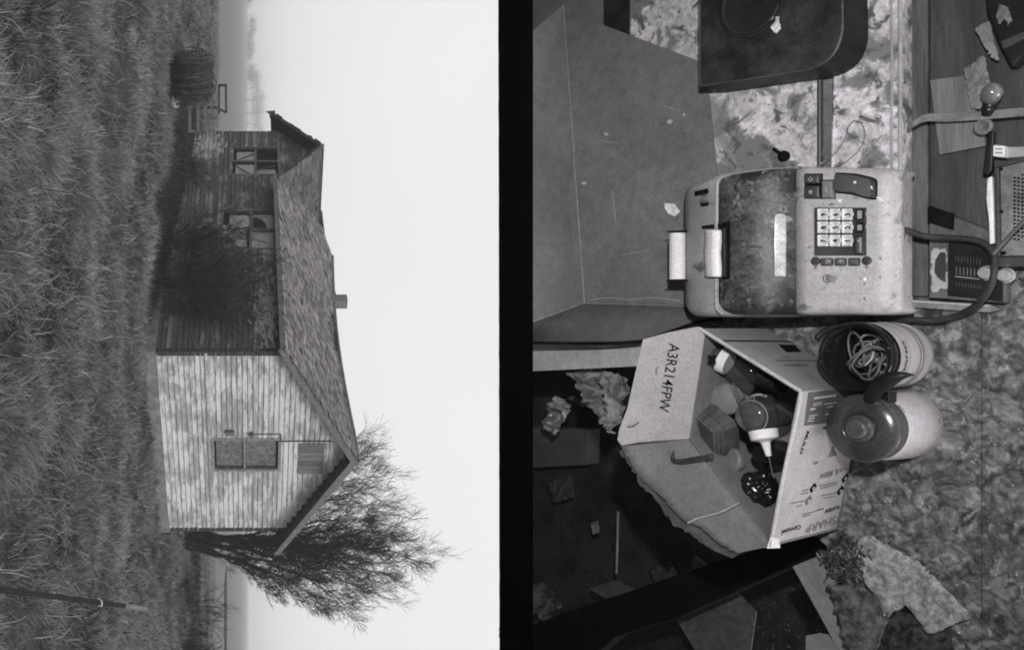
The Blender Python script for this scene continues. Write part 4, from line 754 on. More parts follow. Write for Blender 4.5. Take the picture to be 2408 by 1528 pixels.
# --- bits on the cabinet top
b = MB(); b.tube(bez([V(1819, 350, DH+.004), V(1832, 359, DH+.006), V(1845, 366, DH+.004)], 4), .0028, 6); b.lathe(V(1846, 368, DH), UZ, [(.009, 0), (.0095, .006), (.006, .012), (.0001, .014)], 14); single(b, 'thumb_screw', m_ink, 1845, 366, DH, 'black thumb screw lying on the stained cabinet top beside the machine', 'screw')
b = MB(); b.tube(bez([V(x_, y_, DH+.004) for x_, y_ in ((1934, 388), (1962, 362), (1985, 330), (1994, 300), (2008, 285), (2026, 292), (2034, 318), (2020, 352), (1990, 380), (1965, 392))], 6), .0008, 5); single(b, 'thin_wire', m_grey, 1990, 340, DH, 'thin loop of pale wire on the cabinet top above the adding machine', 'wire')
b = MB()
for _ in range(34):
    c = V(rr(1900, 1985), rr(345, 392), DH); s_ = rr(.001, .003); b.add([c+Vector((rr(-s_, s_), rr(-s_, s_), rr(.0003, .0016)+DH-DH)) for _ in range(4)], [(0, 1, 2, 3)])
tag(b.build('grit', m_inkl, None, DF, DT(1940, 370, DH), solid=.0005), 'loose grit and crumbs by the side of the adding machine', 'debris', None, 'stuff')
single(slab([(2117, -120), (2140, -120), (2140, 700), (2117, 700)], .002, .002), 'gap_shade_strip', M('painted gap shade', .004, .008, rough=1), 2132, 300, 0, 'thin black board sunk in the gap between white cabinet and grey plank', 'board')  # black strip stands for the shade in the gap beside the cabinet
# --- right side: plank, dark board, board game of parts on a lower shelf
single(slab([(2137, -120), (2182, -120), (2182, 697), (2137, 697)], .010, .012), 'plank', M('worn grey plank', .07, .14, scale=4, stretch=(9, 1, 1), rough=.8, fine=.3, spots=((.26, 22, .68),)), 2160, 300, .01, 'narrow worn grey plank running along the front edge of the white cabinet', 'plank', bevel=.002)
single(slab([(2186, -120), (2520, -120), (2520, 560), (2345, 560), (2335, 545), (2186, 484)], .012, .016), 'drawer_panel', M('dull dark panel', .045, .075, scale=3, stretch=(8, 1, 1), rough=.75, fine=.25, spots=((.2, 30, .72),)), 2300, 300, .01, 'dull dark panel under the wooden board and the perforated plate', 'panel', bevel=.002)
single(slab([(2186, 189), (2265, 178), (2319, 343), (2208, 364)], .024, .010), 'wooden_board', M('pale grained wood', .14, .21, scale=4, stretch=(14, 1, 1), rough=.7, fine=.2), 2250, 270, .02, 'pale grained wooden board lying by the strap', 'board', bevel=.001)
b = rag([(2266, 163), (2290, 152), (2302, 140), (2309, 127), (2318, 137), (2331, 194), (2322, 236), (2304, 258), (2288, 256), (2272, 190)], .027, .004, .004, 50); single(b, 'torn_paper', M('torn kraft paper', .17, .24, scale=30, rough=.9, fine=.3), 2300, 200, .027, 'torn paper scrap with ragged edge beside the wooden board', 'paper', solid=.0004)
b = rag([(2295, 66), (2326, 52), (2338, 95), (2352, 138), (2350, 150), (2324, 122), (2308, 95)], .034, .003, .004, 30); single(b, 'leather_strip', M('pale leather', .2, .28, rough=.8), 2320, 100, .034, 'pale strip bent across the corner of the black device', 'strip', solid=.002)
dv = thing('black_device', 'black glossy device with worn highlights in the corner above the perforated plate', 'device', DT(2370, 60, .02))
P_ = [(2304, -120), (2500, -120), (2500, 100), (2408, 131), (2377, 159), (2350, 106), (2320, 30)]; slab(P_, .045, .03).build('body', m_blk, dv, DF, bevel=.004)
b = rag([(2350, 10), (2372, 18), (2384, 60), (2376, 64), (2362, 40), (2352, 60), (2344, 40)], .047, .002, .0025, 70); b.build('painted_highlight', m_grey, dv, DF, solid=.0004)  # grey patch painted in place of highlights on the glossy body
slab([(2352, 98), (2408, 74), (2408, 92), (2358, 116)], .049, .004).build('raised_bar', m_dmet, dv, DF, bevel=.001)
st = thing('strap', 'flat worn strap curving over the wooden board to the right', 'strap', DT(2270, 275, .04))
b = MB(); cp = bez([V(x_, y_, h_) for x_, y_, h_ in ((2132, 303, .046), (2150, 290, .05), (2180, 277, .046), (2231, 277, .044), (2318, 271, .042), (2420, 262, .045))], 8)
for i in range(len(cp)-1): 
    pass
wv = [Vector((0, .0035+.0025*min(1, i/20), 0)) for i in range(len(cp))]
b.v = [p+w_ for p, w_ in zip(cp, wv)]+[p-w_ for p, w_ in zip(cp, wv)]; k = len(cp); b.f = [(i, i+1, i+1+k, i+k) for i in range(k-1)]
b.build('webbing', M('worn webbing', .15, .23, scale=30, rough=.8), st, DF, solid=.003)
hm = thing('wrench', 'dark ring-ended wrench lying under the strap end', 'wrench', DT(2318, 340, .035))
b = MB(); c = V(2314, 299, .036); b.lathe(c, UZ, [(.007, 0), (.0115, 0), (.0125, .003), (.0115, .006), (.007, .006), (.006, .003)], 24); b.build('ring_end', m_grey, hm, DF, smooth=True)
b = MB(); b.prism([V(2321, 308, .042), V(2338, 309, .042), V(2333, 400, .042), V(2324, 412, .042), V(2310, 410, .042)], (0, 0, -.009)); b.build('handle', m_blk, hm, DF, bevel=.002)
bl = thing('light_bulb', 'frosted light bulb in a dark socket between torn paper and strap', 'light bulb', DT(2333, 225, .03))
axb = (V(2328, 250, .04)-V(2336, 205, .05)).normalized(); b = MB(); b.lathe(V(2336, 200, .052), axb, [(.0001, -.004), (.007, -.001), (.0125, .006), (.0135, .012), (.0115, .020), (.0075, .027)], 24); b.build('globe', M('frosted glass', .12, .18, rough=.15, spec=.8), bl, DF, smooth=True)
b = MB(); b.lathe(V(2336, 200, .052)+axb*.026, axb, [(.0085, 0), (.0095, .003), (.0085, .006), (.0095, .009), (.0085, .018), (.0001, .018)], 20); b.build('socket', m_blk, bl, DF)
sb = thing('small_white_box', 'small white plug box with dark slots above the perforated plate', 'box', DT(2350, 355, .03))
slab([(2335, 341), (2363, 343), (2362, 371), (2334, 368)], .042, .02).build('case', m_paper, sb, DF, bevel=.0015)
for k in range(2): slab([(2340, 349+9*k), (2357, 350+9*k), (2357, 352+9*k), (2340, 351+9*k)], .0424, .0012).build('slot', m_ink, sb, DF)
single(slab([(2366, 346), (2520, 340), (2520, 362), (2366, 372)], .03, .015), 'pale_block', M('dusty white board', .33, .42, rough=.9), 2400, 355, .03, 'pale block lying right of the small white plug box', 'block', bevel=.002)
pp = thing('perforated_plate', 'grey perforated metal cover with rows of round holes in a dark frame', 'metal cover', DT(2380, 480, .03))
slab([(2350, 386), (2520, 350), (2520, 600), (2352, 602)], .040, .012).build('plate', m_grey, pp, DF, bevel=.001)
b = MB()
for j in range(18):
    for i in range(15):
        c = V(2386+9.2*i+(4.6 if j % 2 else 0)*0, 418+9*j-3.2*i+(4.5 if i % 2 else 0), .0404)
        if j < 17: b.lathe(c, UZ, [(.0001, 0), (.0017, 0), (.0017, .0002), (.0001, .0002)], 8)
o = b.build('perforations', m_ink, pp, DF)
for P_ in ([(2336, 384), (2520, 342), (2520, 352), (2338, 396)], [(2337, 396), (2348, 394), (2351, 604), (2340, 606)], [(2340, 605), (2520, 601), (2520, 620), (2338, 628)]): slab(P_, .048, .022).build('frame_bar', m_dmet, pp, DF, bevel=.001)
for cx, cy in ((2353, 398), (2354, 498), (2360, 595)): MB().lathe(V(cx, cy, .0405), UZ, [(.003, 0), (.0028, .0014), (.0001, .0018)], 12).build('screw', m_ink, pp, DF)
b = MB(); b.prism([V(x_, y_, .052) for x_, y_ in ((2320, 420), (2331, 414), (2334, 470), (2337, 572), (2326, 575), (2324, 520), (2318, 470))], (0, 0, -.012)); single(b, 'white_plastic_strip', m_paper, 2328, 500, .05, 'long white plastic strip propped beside the perforated plate', 'strip', bevel=.002)
rb = thing('radio', 'old portable radio with black dial panel, two pale knobs and a worn corner', 'radio', DT(2270, 620, .02))
slab([(2184, 486), (2344, 548), (2365, 640), (2362, 712), (2184, 700)], .028, .026).build('case', M('grey radio case', .08, .14, scale=8, rough=.6, fine=.2, spots=((.30, 20, .66),)), rb, DF, bevel=.002)
slab([(2182, 484), (2243, 502), (2241, 541), (2182, 523)], .031, .003).build('label_plate', m_ink, rb, DF)
b = rag([(2192, 588), (2226, 582), (2228, 676), (2196, 682), (2188, 640)], .0285, .0006, .0025, 90, rough_edge=.01); b.build('worn_paint', M('chipped pale paint', .34, .46, scale=50), rb, DF, solid=.0004)
P_ = roundpoly([(2199, 612), (2211, 592), (2224, 594), (2223, 664), (2208, 656), (2197, 640)], [4, 5, 4, 4, 6, 5], 3); slab(P_, .0305, .001).build('dark_patch', m_dmet, rb, DF)
slab([(2230, 567), (2322, 569), (2358, 634), (2358, 709), (2228, 695)], .032, .004).build('dial_panel', m_blk, rb, DF, bevel=.0006)
b = MB()
for i in range(6):
    x_ = 2248+i*8.5; b.prism([V(x_, 627+i*.8, .0324), V(x_+2.4, 627+i*.8, .0324), V(x_+2.4, 646+i*.8, .0324), V(x_, 646+i*.8, .0324)], (0, 0, -.0006))
for i in range(9): x_ = 2246+i*7.2; yy_ = 600+(i*37) % 9; b.prism([V(x_, yy_, .0324), V(x_+1.1, yy_, .0324), V(x_+1.1, yy_+13+(i % 3)*4, .0324), V(x_, yy_+13, .0324)], (0, 0, -.0006)); b.prism([V(x_+2, yy_+64, .0324), V(x_+3, yy_+64, .0324), V(x_+3, yy_+72, .0324), V(x_+2, yy_+72, .0324)], (0, 0, -.0006))
b.build('dial_marks', m_inkg, rb, DF); 
for t_ in range(1): MB().tube([V(2246, 650, .0326), V(2303, 656, .0326)], .0006, 4).build('dial_scale', m_inkl, rb, DF)
for cx, cy in ((2322, 642), (2367, 648)):
    b = MB(); b.lathe(V(cx, cy, .030), UZ, [(.0115, 0), (.0115, .002), (.0095, .0025), (.0088, .012), (.0078, .014), (.0001, .014)], 10); b.build('knob', M('ivory knob', .30, .38, rough=.4), rb, DF, bevel=.0008)
mr_ = thing('metal_trim', 'pale metal channel lying between the radio and the linoleum', 'metal trim', DT(2220, 715, .01))
slab([(2124, 703), (2326, 715), (2352, 727), (2330, 735), (2124, 722)], .012, .012).build('channel', M('tarnished aluminium', .22, .34, scale=30, rough=.4, metal=.4), mr_, DF, bevel=.001)
MB().tube([V(2126, 707, .0135), V(2322, 719, .0135)], .0012, 6).build('bright_edge', M('bright aluminium edge', .6, .7, rough=.3), mr_, DF)
b = MB(); b.tube(bez([V(x_, y_, h_) for x_, y_, h_ in ((2119, 538, .075), (2150, 548, .06), (2181, 557, .05), (2242, 560, .046), (2296, 566, .046), (2326, 583, .047), (2338, 610, .05), (2333, 663, .055), (2306, 708, .045), (2260, 738, .024), (2205, 753, .02), (2150, 752, .024), (2080, 756, .02), (1990, 762, .012), (1940, 778, .010), (1920, 795, .012))], 8), .0048, 10); single(b, 'power_cord', M('black rubber cord', .02, .04, scale=40, rough=.6, spec=.4), 2250, 650, .05, 'thick black power cord looping from the adding machine over the radio', 'cord', smooth=True)
b = MB(); b.tube(bez([V(x_, y_, h_) for x_, y_, h_ in ((2334, 600, .062), (2360, 570, .062), (2390, 538, .06), (2450, 480, .06))], 8), .0028, 8); single(b, 'thin_cable', M('grey cable', .08, .12, rough=.6), 2370, 560, .06, 'thin cable crossing the perforated plate', 'cable', smooth=True)
# --- white shelf strip and lower left clutter
ws = single(slab([(1215, 809), (1505, 807), (1497, 861), (1215, 874)], .06, .02), 'white_shelf_board', M('chalky white board', .42, .50, scale=9, fine=.15, spots=((.1, 50, .72),)), 1350, 840, .05, 'white board edge jutting out below the grey carton', 'board', bevel=.001)
b = rag([(1358, 876), (1431, 864), (1500, 890), (1480, 960), (1462, 1016), (1440, 1000), (1404, 952)], -.02, .03, .004, 26, rough_edge=.012); single(b, 'crumpled_plastic', M('crumpled clear plastic', .10, .30, scale=18, lo=.4, hi=.6, rough=.2, spec=.8, bump=.6), 1430, 930, -.02, 'crumpled sheet of cloudy plastic behind the lettered carton flap', 'plastic sheet', smooth=True)
b = rag([(1325, 923), (1350, 945), (1352, 965), (1338, 1000), (1326, 1021), (1296, 1008), (1302, 966)], -.20, .03, .004, 30, rough_edge=.01); single(b, 'crumpled_wrapper', M('grimy wrapper', .12, .36, scale=20, lo=.4, hi=.6, rough=.3, spec=.7), 1325, 970, -.2, 'small crumpled wrapper in the dark space left of the lettered flap', 'wrapper', smooth=True)
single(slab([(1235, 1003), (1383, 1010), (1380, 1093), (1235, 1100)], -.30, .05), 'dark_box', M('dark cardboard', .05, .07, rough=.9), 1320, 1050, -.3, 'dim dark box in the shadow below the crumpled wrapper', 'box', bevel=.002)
b = MB(); b.tube([V(1453.5, 1202, -.2), V(1449, 1348, -.2)], .0028, 8); single(b, 'thin_rod', M('dull pale rod', .12, .16, rough=.6), 1451, 1270, -.2, 'thin upright pale rod in the dark space', 'rod', smooth=True)
bm_ = thing('black_bar', 'thick black bar running from the dark corner up under the microwave carton', 'bar', DT(1650, 1390, -.1))
b = MB(); b.prism([V(1215, 1482, -.10), V(1332, 1438, -.10), V(1736, 1304, -.10), V(1960, 1236, -.10), V(1975, 1300, -.10), V(1834, 1345, -.10), V(1592, 1454, -.10), V(1448, 1497, -.10), V(1330, 1600, -.10), V(1215, 1600, -.10)], (0, 0, -.05)); b.build('bar', M('matt black iron', .003, .006, rough=.9, spec=.1), bm_, DF, bevel=.004)
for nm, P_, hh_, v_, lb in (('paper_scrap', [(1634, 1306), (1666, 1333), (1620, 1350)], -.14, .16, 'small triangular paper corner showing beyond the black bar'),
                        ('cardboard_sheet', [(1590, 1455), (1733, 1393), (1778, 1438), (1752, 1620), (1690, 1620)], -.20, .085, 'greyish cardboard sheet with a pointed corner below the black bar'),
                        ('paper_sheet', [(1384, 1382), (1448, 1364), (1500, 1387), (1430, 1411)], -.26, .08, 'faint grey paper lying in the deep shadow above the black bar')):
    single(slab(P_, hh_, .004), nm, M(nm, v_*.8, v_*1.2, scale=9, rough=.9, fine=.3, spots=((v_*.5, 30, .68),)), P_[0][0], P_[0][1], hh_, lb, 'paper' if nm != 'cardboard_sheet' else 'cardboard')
b = rag([(1215, 1336), (1254, 1347), (1289, 1370), (1332, 1404), (1345, 1480), (1350, 1620), (1215, 1620)], -.16, .045, .006, 14, rough_edge=.012); single(b, 'plastic_bag', M('dim glossy plastic', .03, .08, scale=12, rough=.15, spec=.9, bump=.7), 1290, 1440, -.16, 'dim glossy crumpled plastic bag in the bottom left corner of the table view', 'plastic bag', smooth=True)
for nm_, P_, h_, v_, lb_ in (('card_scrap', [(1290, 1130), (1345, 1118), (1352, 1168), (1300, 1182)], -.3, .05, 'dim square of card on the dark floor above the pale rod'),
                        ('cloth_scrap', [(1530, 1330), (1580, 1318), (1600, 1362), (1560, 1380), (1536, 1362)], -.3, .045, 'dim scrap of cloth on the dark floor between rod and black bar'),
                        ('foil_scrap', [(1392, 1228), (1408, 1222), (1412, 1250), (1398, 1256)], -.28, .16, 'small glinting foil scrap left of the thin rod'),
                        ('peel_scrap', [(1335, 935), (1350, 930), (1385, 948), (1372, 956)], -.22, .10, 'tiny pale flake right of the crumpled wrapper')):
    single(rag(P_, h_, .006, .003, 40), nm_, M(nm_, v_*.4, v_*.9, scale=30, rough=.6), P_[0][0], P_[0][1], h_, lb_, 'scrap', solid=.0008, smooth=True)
# --- microwave carton
m_print = M('printed grey carton', .30, .37, scale=6, rough=.75, fine=.08)
mc = thing('microwave_carton', 'opened microwave oven carton with printed sides and torn flaps full of jars', 'carton', DT(1800, 1030))
RH = .215; A = V(1645, 772, RH); Bc = V(1884, 920, RH); Cc = V(1812, 1284, RH); Dc = V(1621, 1030, RH); dn = Vector((0, 0, -RH+.004)); th = .0035
def wall(p, q, name, mat=m_card, thk=th):
    n_ = (q-p).cross(dn).normalized(); mid = (A+Bc+Cc+Dc)/4
    if (mid-p).dot(n_) < 0: n_ = -n_
    return MB().prism([p, q, q+dn, p+dn], n_*thk).build(name, mat, mc, DF)
wall(Bc, Cc, 'printed_front', m_wcard); wall(A, Bc, 'printed_side', M('side carton print', .24, .30, scale=7, rough=.8, fine=.1)); wall(Dc, A, 'carton_wall'); wall(Cc, Dc, 'carton_wall')
MB().prism([p+dn*.985 for p in (A, Bc, Cc, Dc)], (0, 0, -.003)).build('carton_bottom', m_card, mc, DF)
MB().tube([A+UZ*.001, Bc+UZ*.001], .0030, 6).build('folded_edge', M('pale folded edge', .42, .5, scale=40), mc, DF)
MB().tube(bez([Bc+UZ*.001, V(1872, 985, RH), V(1850, 1080, RH+.002), V(1828, 1190, RH), Cc+UZ*.001], 4), .0026, 6).build('folded_edge', M('pale folded edge b', .42, .5, scale=40), mc, DF)
f1 = [V(1656, 789, RH+.001), V(1620, 1031, RH+.001), V(1500, 1040, RH+.035), V(1462, 1047, RH+.045), V(1452, 1034, RH+.045), V(1456, 1010, RH+.045), V(1475, 960, RH+.045), V(1512, 798, RH+.045), V(1570, 782, RH+.03), V(1640, 768, RH+.003)]
nf0 = (f1[1]-f1[0]).cross(f1[7]-f1[0]).normalized(); f1 = [f1[0]]+[CL+(p-CL)*((f1[0]-CL).dot(nf0)/(p-CL).dot(nf0)) for p in f1[1:]]
fl = MB().prism(f1, (0, 0, -.0025)).build('lettered_flap', m_wcard, mc, DF)
nf = (f1[1]-f1[0]).cross(f1[7]-f1[0]).normalized(); nf = nf if nf.z > 0 else -nf
def FP(px, py): return VP(px, py, f1[0], nf)
text_on('A3R214FPW', FP(1574, 806), FP(1548, 965), nf, fl, m_ink, DF, hgt=.0165, name='lettering', bold=.004, lift=.0012)
b = MB(); b.tube([FP(1548, 862)+nf*.001, FP(1543, 868)+nf*.001, FP(1544, 880)+nf*.001], .0008, 4); b.build('pen_mark', m_inkg, fl, DF); b = MB(); b.tube(bez([FP(1476, 1003)+nf*.002, FP(1490, 1001)+nf*.002, FP(1502, 992)+nf*.002], 3), .001, 4); b.build('pen_mark', m_ink, fl, DF)
P2 = [(1620, 1031, RH), (1812, 1284, RH), (1800, 1284, RH+.002), (1735, 1301, RH+.01), (1700, 1283, RH+.015), (1672, 1262, RH+.02), (1650, 1240, RH+.02), (1610, 1225, RH+.025), (1582, 1196, RH+.03), (1548, 1160, RH+.035), (1505, 1125, RH+.04), (1490, 1100, RH+.042), (1470, 1068, RH+.045), (1458, 1048, RH+.045)]
def jag(P, amp=2.5, n=4):
    out = []
    for i in range(len(P)):
        a = P[i]; c = P[(i+1) % len(P)]; out.append(a)
        if 2 <= i < len(P)-1:
            for k in range(1, n): t = k/n; out.append(tuple(a[j]+(c[j]-a[j])*t+(rr(-amp, amp) if j < 2 else 0) for j in range(3)))
    return out
def flapfan(P, t, name, mat):
    pts = poly(jag(P)); a0, a1 = pts[0], pts[1]; out_ = pts[2:]; k = len(out_); m = 6; b = MB(); dmn = (a1-a0).length_squared; vs = []
    for i, q in enumerate(out_):
        tt = 1-i/(k-1); hpt = a0.lerp(a1, max(0, min(1, (tt*.5+.5*max(0, min(1, (q-a0).dot(a1-a0)/dmn))))) if 0 < i < k-1 else tt)
        for j in range(m+1): w = hpt.lerp(q, j/m); vs.append(w+UZ*.0015*noise.noise(w*14))
    fs = [(i*(m+1)+j, (i+1)*(m+1)+j, (i+1)*(m+1)+j+1, i*(m+1)+j+1) for i in range(k-1) for j in range(m)]
    b.add(vs, fs); return b.build(name, mat, mc, DF, smooth=True, solid=t)
flapfan(P2, .0025, 'torn_flap', m_card)
P3 = [(x_-16*math.sin(i*.55)-13, y_+11, h_-.006) for i, (x_, y_, h_) in enumerate(P2[3:])]+[(1600, 1060, RH-.006), (1790, 1270, RH-.006)]
b = MB(); b.prism(poly([(p[0], p[1], p[2]) for p in jag(P3, 4.5, 6)]), (0, 0, -.001)); b.build('torn_liner', M('rough torn liner', .075, .12, scale=30, rough=1), mc, DF)
b = MB(); b.tube(bez([V(1617, 1229, RH+.025), V(1640, 1218, RH+.022), V(1690, 1205, RH+.018), V(1738, 1182, RH+.012)], 6), .0014, 5); b.build('white_crease', M('white crease', .36, .44, scale=50), mc, DF)
for pts_ in ([(1585, 1060), (1582, 1078), (1598, 1085), (1640, 1078), (1675, 1072)],): 
    b = MB(); b.tube(bez([V(x_, y_, RH+.022-.0002*i) for i, (x_, y_) in enumerate(pts_)], 6), [.0015+.0028*math.sin(min(1, i/14)*math.pi*.6) for i in range(25)], 8); single(b, 'dark_peg', M('dark worn wood', .025, .06, rough=.5), 1600, 1075, RH, 'dark curved peg resting on the brown torn flap', 'peg', smooth=True)
quadsheet([V(1812, 1262, RH+.003), V(1832, 1265, RH-.002), V(1835, 1287, RH-.006), V(1803, 1288, RH+.003)], .001).build('white_tape', m_paper, mc, DF)
# printing on the front
nB = (Cc-Bc).cross(dn).normalized(); mid = (A+Bc+Cc+Dc)/4; nB = -nB if (mid-Bc).dot(nB) > 0 else nB
def FB(px, py, l=.0004): return VP(px, py, Bc, nB)+nB*l
def decal(P_, mat, l=.0005, name='print'): return MB().prism([FB(x_, y_, l) for x_, y_ in P_], -nB*.0004).build(name, mat, mc, DF)
decal([(1900, 922), (2033, 907), (2012, 984), (1890, 1001)], M('dark grey ink', .085, .11, rough=.8), name='dark_print_band')
for (x0, y0, x1, y1, w_) in ((1913, 936, 1964, 929, 2.2), (1912, 949, 1931, 945, 1), (1911, 953, 1930, 950, 1), (1936, 950, 1984, 943, 1), (1944, 957, 1984, 950, 1), (1978, 938, 2034, 929, 1), (1939, 974, 1967, 969, 1), (1902, 978, 1922, 974, 1), (1900, 984, 1915, 981, 1), (1905, 962, 1916, 960, 2.2), (1898, 990, 1912, 988, 1)):
    decal([(x0, y0-w_), (x1, y1-w_), (x1, y1+w_), (x0, y0+w_)], m_inkl, .001, 'printed_line')
for (x0, y0, x1, y1, w_, mt) in ((1926, 1142, 1968, 1133, .8, m_inkg), (1928, 1148, 1966, 1138, .8, m_inkg), (1885, 1154, 1900, 1150, .8, m_inkg), (1882, 1161, 1901, 1157, .8, m_inkg), (1930, 1165, 1965, 1158, .8, m_inkg), (1938, 1171, 1962, 1165, .8, m_inkg), (1858, 1183, 1890, 1177, .8, m_inkg), (1872, 1190, 1886, 1187, .8, m_inkg), (1885, 1209, 1918, 1201, .8, m_inkg), (1886, 1214, 1905, 1209, .8, m_inkg), (1920, 1199, 1936, 1195, 1.6, m_inkg)):
    decal([(x0, y0-w_), (x1, y1-w_), (x1, y1+w_), (x0, y0+w_)], mt, .001, 'printed_line')
decal([(1946, 1075), (1968, 1070), (1958, 1046)], m_inkg, name='printed_triangle'); decal([(1934, 1004), (1955, 1000), (1956, 1003.5), (1936, 1008)], m_ink, name='hand_hole')
decal([(1912, 1088), (1922, 1084), (1925, 1088), (1914, 1092)], m_inkg, name='printed_square')
for cx, cy, mt in ((1987, 1124, m_ink), (1911.6, 1147, m_ink), (1976, 1153, m_ink), (1900.5, 1176, m_inkg)):
    decal([(cx-9, cy+3), (cx+4, cy-13), (cx+9, cy-5), (cx-5, cy+12)], mt, .0006, 'diamond_logo'); decal([(cx-3, cy+1.5), (cx+1.5, cy-4), (cx+3, cy-1.5), (cx-1.5, cy+4)], m_inkl, .0012, 'logo_centre')
decal([(2006, 1098), (2020, 1097), (1980, 1232), (1966, 1228)], m_inkg, name='grey_print_band')
def btext(s, x0, y0, x1, y1, hgt, mt, bold=.01, flip=1): text_on(s, FB(x0, y0), FB(x1, y1), nB, mc, mt, DF, hgt=hgt, bold=bold, lift=.0006)
btext('1 cu.ft. 800W', 1991, 1097, 1928, 1112, .010, m_inkg); btext('R-210EW', 1973, 1187, 1939, 1197, .007, m_ink, .03)
btext('SHARP', 1966, 1212, 1896, 1234, .014, m_inkg, .0); btext('Carousel', 1883, 1232, 1838, 1246, .008, m_ink, .02)
text_on('MULD', FB(1897, 1012), FB(1879, 1066), nB, mc, m_ink, DF, hgt=.008, bold=.03, lift=.0006)
nA = (Bc-A).cross(dn).normalized(); nA = -nA if (mid-A).dot(nA) > 0 else nA
def FA(px, py, l=.0004): return VP(px, py, A, nA)+nA*l
def decA(P_, mat, name='side_print'): MB().prism([FA(x_, y_, .0006) for x_, y_ in P_], -nA*.0005).build(name, mat, mc, DF)
decA([(1830, 811), (1868, 811), (1885, 828), (1850, 828)], m_ink, 'dark_print'); decA([(1700, 800), (1880, 802), (1880, 804), (1700, 803)], m_ink); decA([(1822, 846), (1960, 848), (1960, 850), (1826, 849)], m_inkg); decA([(1838, 838), (1858, 838), (1858, 840), (1838, 840)], m_inkg); decA([(1842, 857), (1900, 857), (1900, 861), (1846, 861)], m_inkg)
# --- what is in the carton
def jarlike(name, label, px, py, h0, axis, prof, mat, parts=(), cat='jar', n=32, smooth=True):
    t = thing(name, label, cat, DT(px, py, h0)); b = MB(); b.lathe(V(px, py, h0), axis, prof, n); o = b.build('glass' if cat == 'jar' else 'body', mat, t, DF, smooth=smooth)
    for pn, pr, pm in parts: MB().lathe(V(px, py, h0), axis, pr, n).build(pn, pm, t, DF, smooth=False, bevel=.0006)
    return t
m_glass = glass('cloudy glass', .88, .09, .04, .14); m_gl2 = glass('dark glass', .6, .02, .03, .35)
jarlike('bottle', 'clear bottle with white band lying along the carton wall', 1682, 838, .165, V(1830, 900, .15)-V(1682, 838, .165), [(.0001, -.004), (.018, -.002), (.021, .004), (.0215, .02), (.0215, .055), (.019, .070), (.013, .08), (.011, .095)], m_glass, (('white_band', [(.0217, .010), (.0222, .011), (.0222, .024), (.0217, .025)], m_paper), ('dark_stopper', [(.013, .074), (.0165, .076), (.0165, .105), (.001, .107)], m_blk)))
t = jarlike('flip_top_jar', 'glass jar with round dark lid and wire clamp in the middle of the carton', 1834, 972, .10, UZ, [(.02, 0), (.024, .004), (.024, .07), (.0215, .080), (.0215, .088)], m_glass, (('lid', [(.0215, .088), (.0235, .090), (.0235, .095), (.021, .098), (.018, .0985), (.0001, .0985)], M('grey glass lid', .09, .15, scale=30, rough=.4)),))
b = MB(); c = V(1834, 972, .10); b.tube([c+Vector((.0255*math.cos(t_), .0255*math.sin(t_), .088)) for t_ in [k*math.pi/12 for k in range(25)]], .0011, 6); b.tube([c+Vector((-.004, .024, .095)), c+Vector((-.008, .030, .09)), c+Vector((.004, .031, .085)), c+Vector((.006, .024, .095))], .0011, 6); b.build('wire_clamp', m_inkl, t, DF)
t = thing('squeeze_bottle', 'clear squeeze bottle with white cap and long thin nozzle', 'squeeze bottle', DT(1795, 1020, .12))
p1 = V(1794, 1012, .185); ax_ = (V(1822, 1136, .19)-p1).normalized()
b = MB(); b.lathe(p1-ax_*.055, ax_, [(.0001, 0), (.022, .001), (.027, .008), (.027, .04), (.022, .052), (.020, .056)], 32); b.build('body', m_glass, t, DF, smooth=True)
b = MB(); b.lathe(p1-ax_*.001, ax_, [(.021, 0), (.0215, .001), (.0205, .014), (.019, .0155), (.010, .018), (.0068, .021), (.0052, .032), (.0042, .042), (.0001, .0425)], 32); b.build('cap', m_paper, t, DF, smooth=False, bevel=.0008)
b = MB(); b.lathe(p1, ax_, [(.0011, .042), (.0009, .075), (.0001, .0751)], 8); b.build('nozzle_tube', m_inkg, t, DF)
b = MB(); b.tube(bez([V(1748, 962, .17), V(1758, 940, .185), V(1780, 928, .19), V(1803, 932, .19)], 6), .0022, 8); single(b, 'glass_rim', M('pale glass rim', .3, .42, rough=.2), 1780, 930, .15, 'pale curved glass rim over the clear squeeze bottle', 'glass', smooth=True)
wd = thing('wood_blocks', 'stack of four dark square wooden tiles tilted inside the carton', 'wood blocks', DT(1690, 1010, .1))
P0 = V(1696, 1012, .205); P1 = V(1628, 953, .190)-P0; Q1 = V(1699, 1074, .165)-P0; R1 = V(1739, 998, .175)-P0
for k0, k1 in ((-.42, -.27), (-.24, -.09), (-.06, .22), (.25, 1.0)):
    a = P0+R1*k0+P1.normalized()*rr(-.001, .001); MB().prism([a, a+P1, a+P1+Q1, a+Q1], R1*(k1-k0)).build('tile', M('dark wood tile', .07, .13, scale=20, stretch=(4, 1, 1), rough=.7, fine=.2), wd, DF, bevel=.0008)
b = MB(); c = V(1708, 938, .150); b.lathe(c, Vector((.5, .15, 1)), [(.026, 0), (.027, .003), (.023, .006), (.0001, .007)], 36); single(b, 'saucer', M('dull grey dish', .13, .18, rough=.5), 1690, 905, .08, 'dull grey disc leaning on the carton wall behind the wood tiles', 'disc', smooth=False, bevel=.001)
b = MB(); b.lathe(V(1733, 1082, .145), Vector((-.3, .1, 1)), [(.019, 0), (.021, .004), (.0205, .012), (.017, .015), (.0001, .016)], 30); single(b, 'jar_lid', M('dull grey lid', .15, .20, scale=20, rough=.45), 1750, 1090, .1, 'dull grey round lid beside the knobbly black ball', 'lid', smooth=False, bevel=.001)
bmb = bmesh.new(); bmesh.ops.create_icosphere(bmb, subdivisions=5, radius=.027)
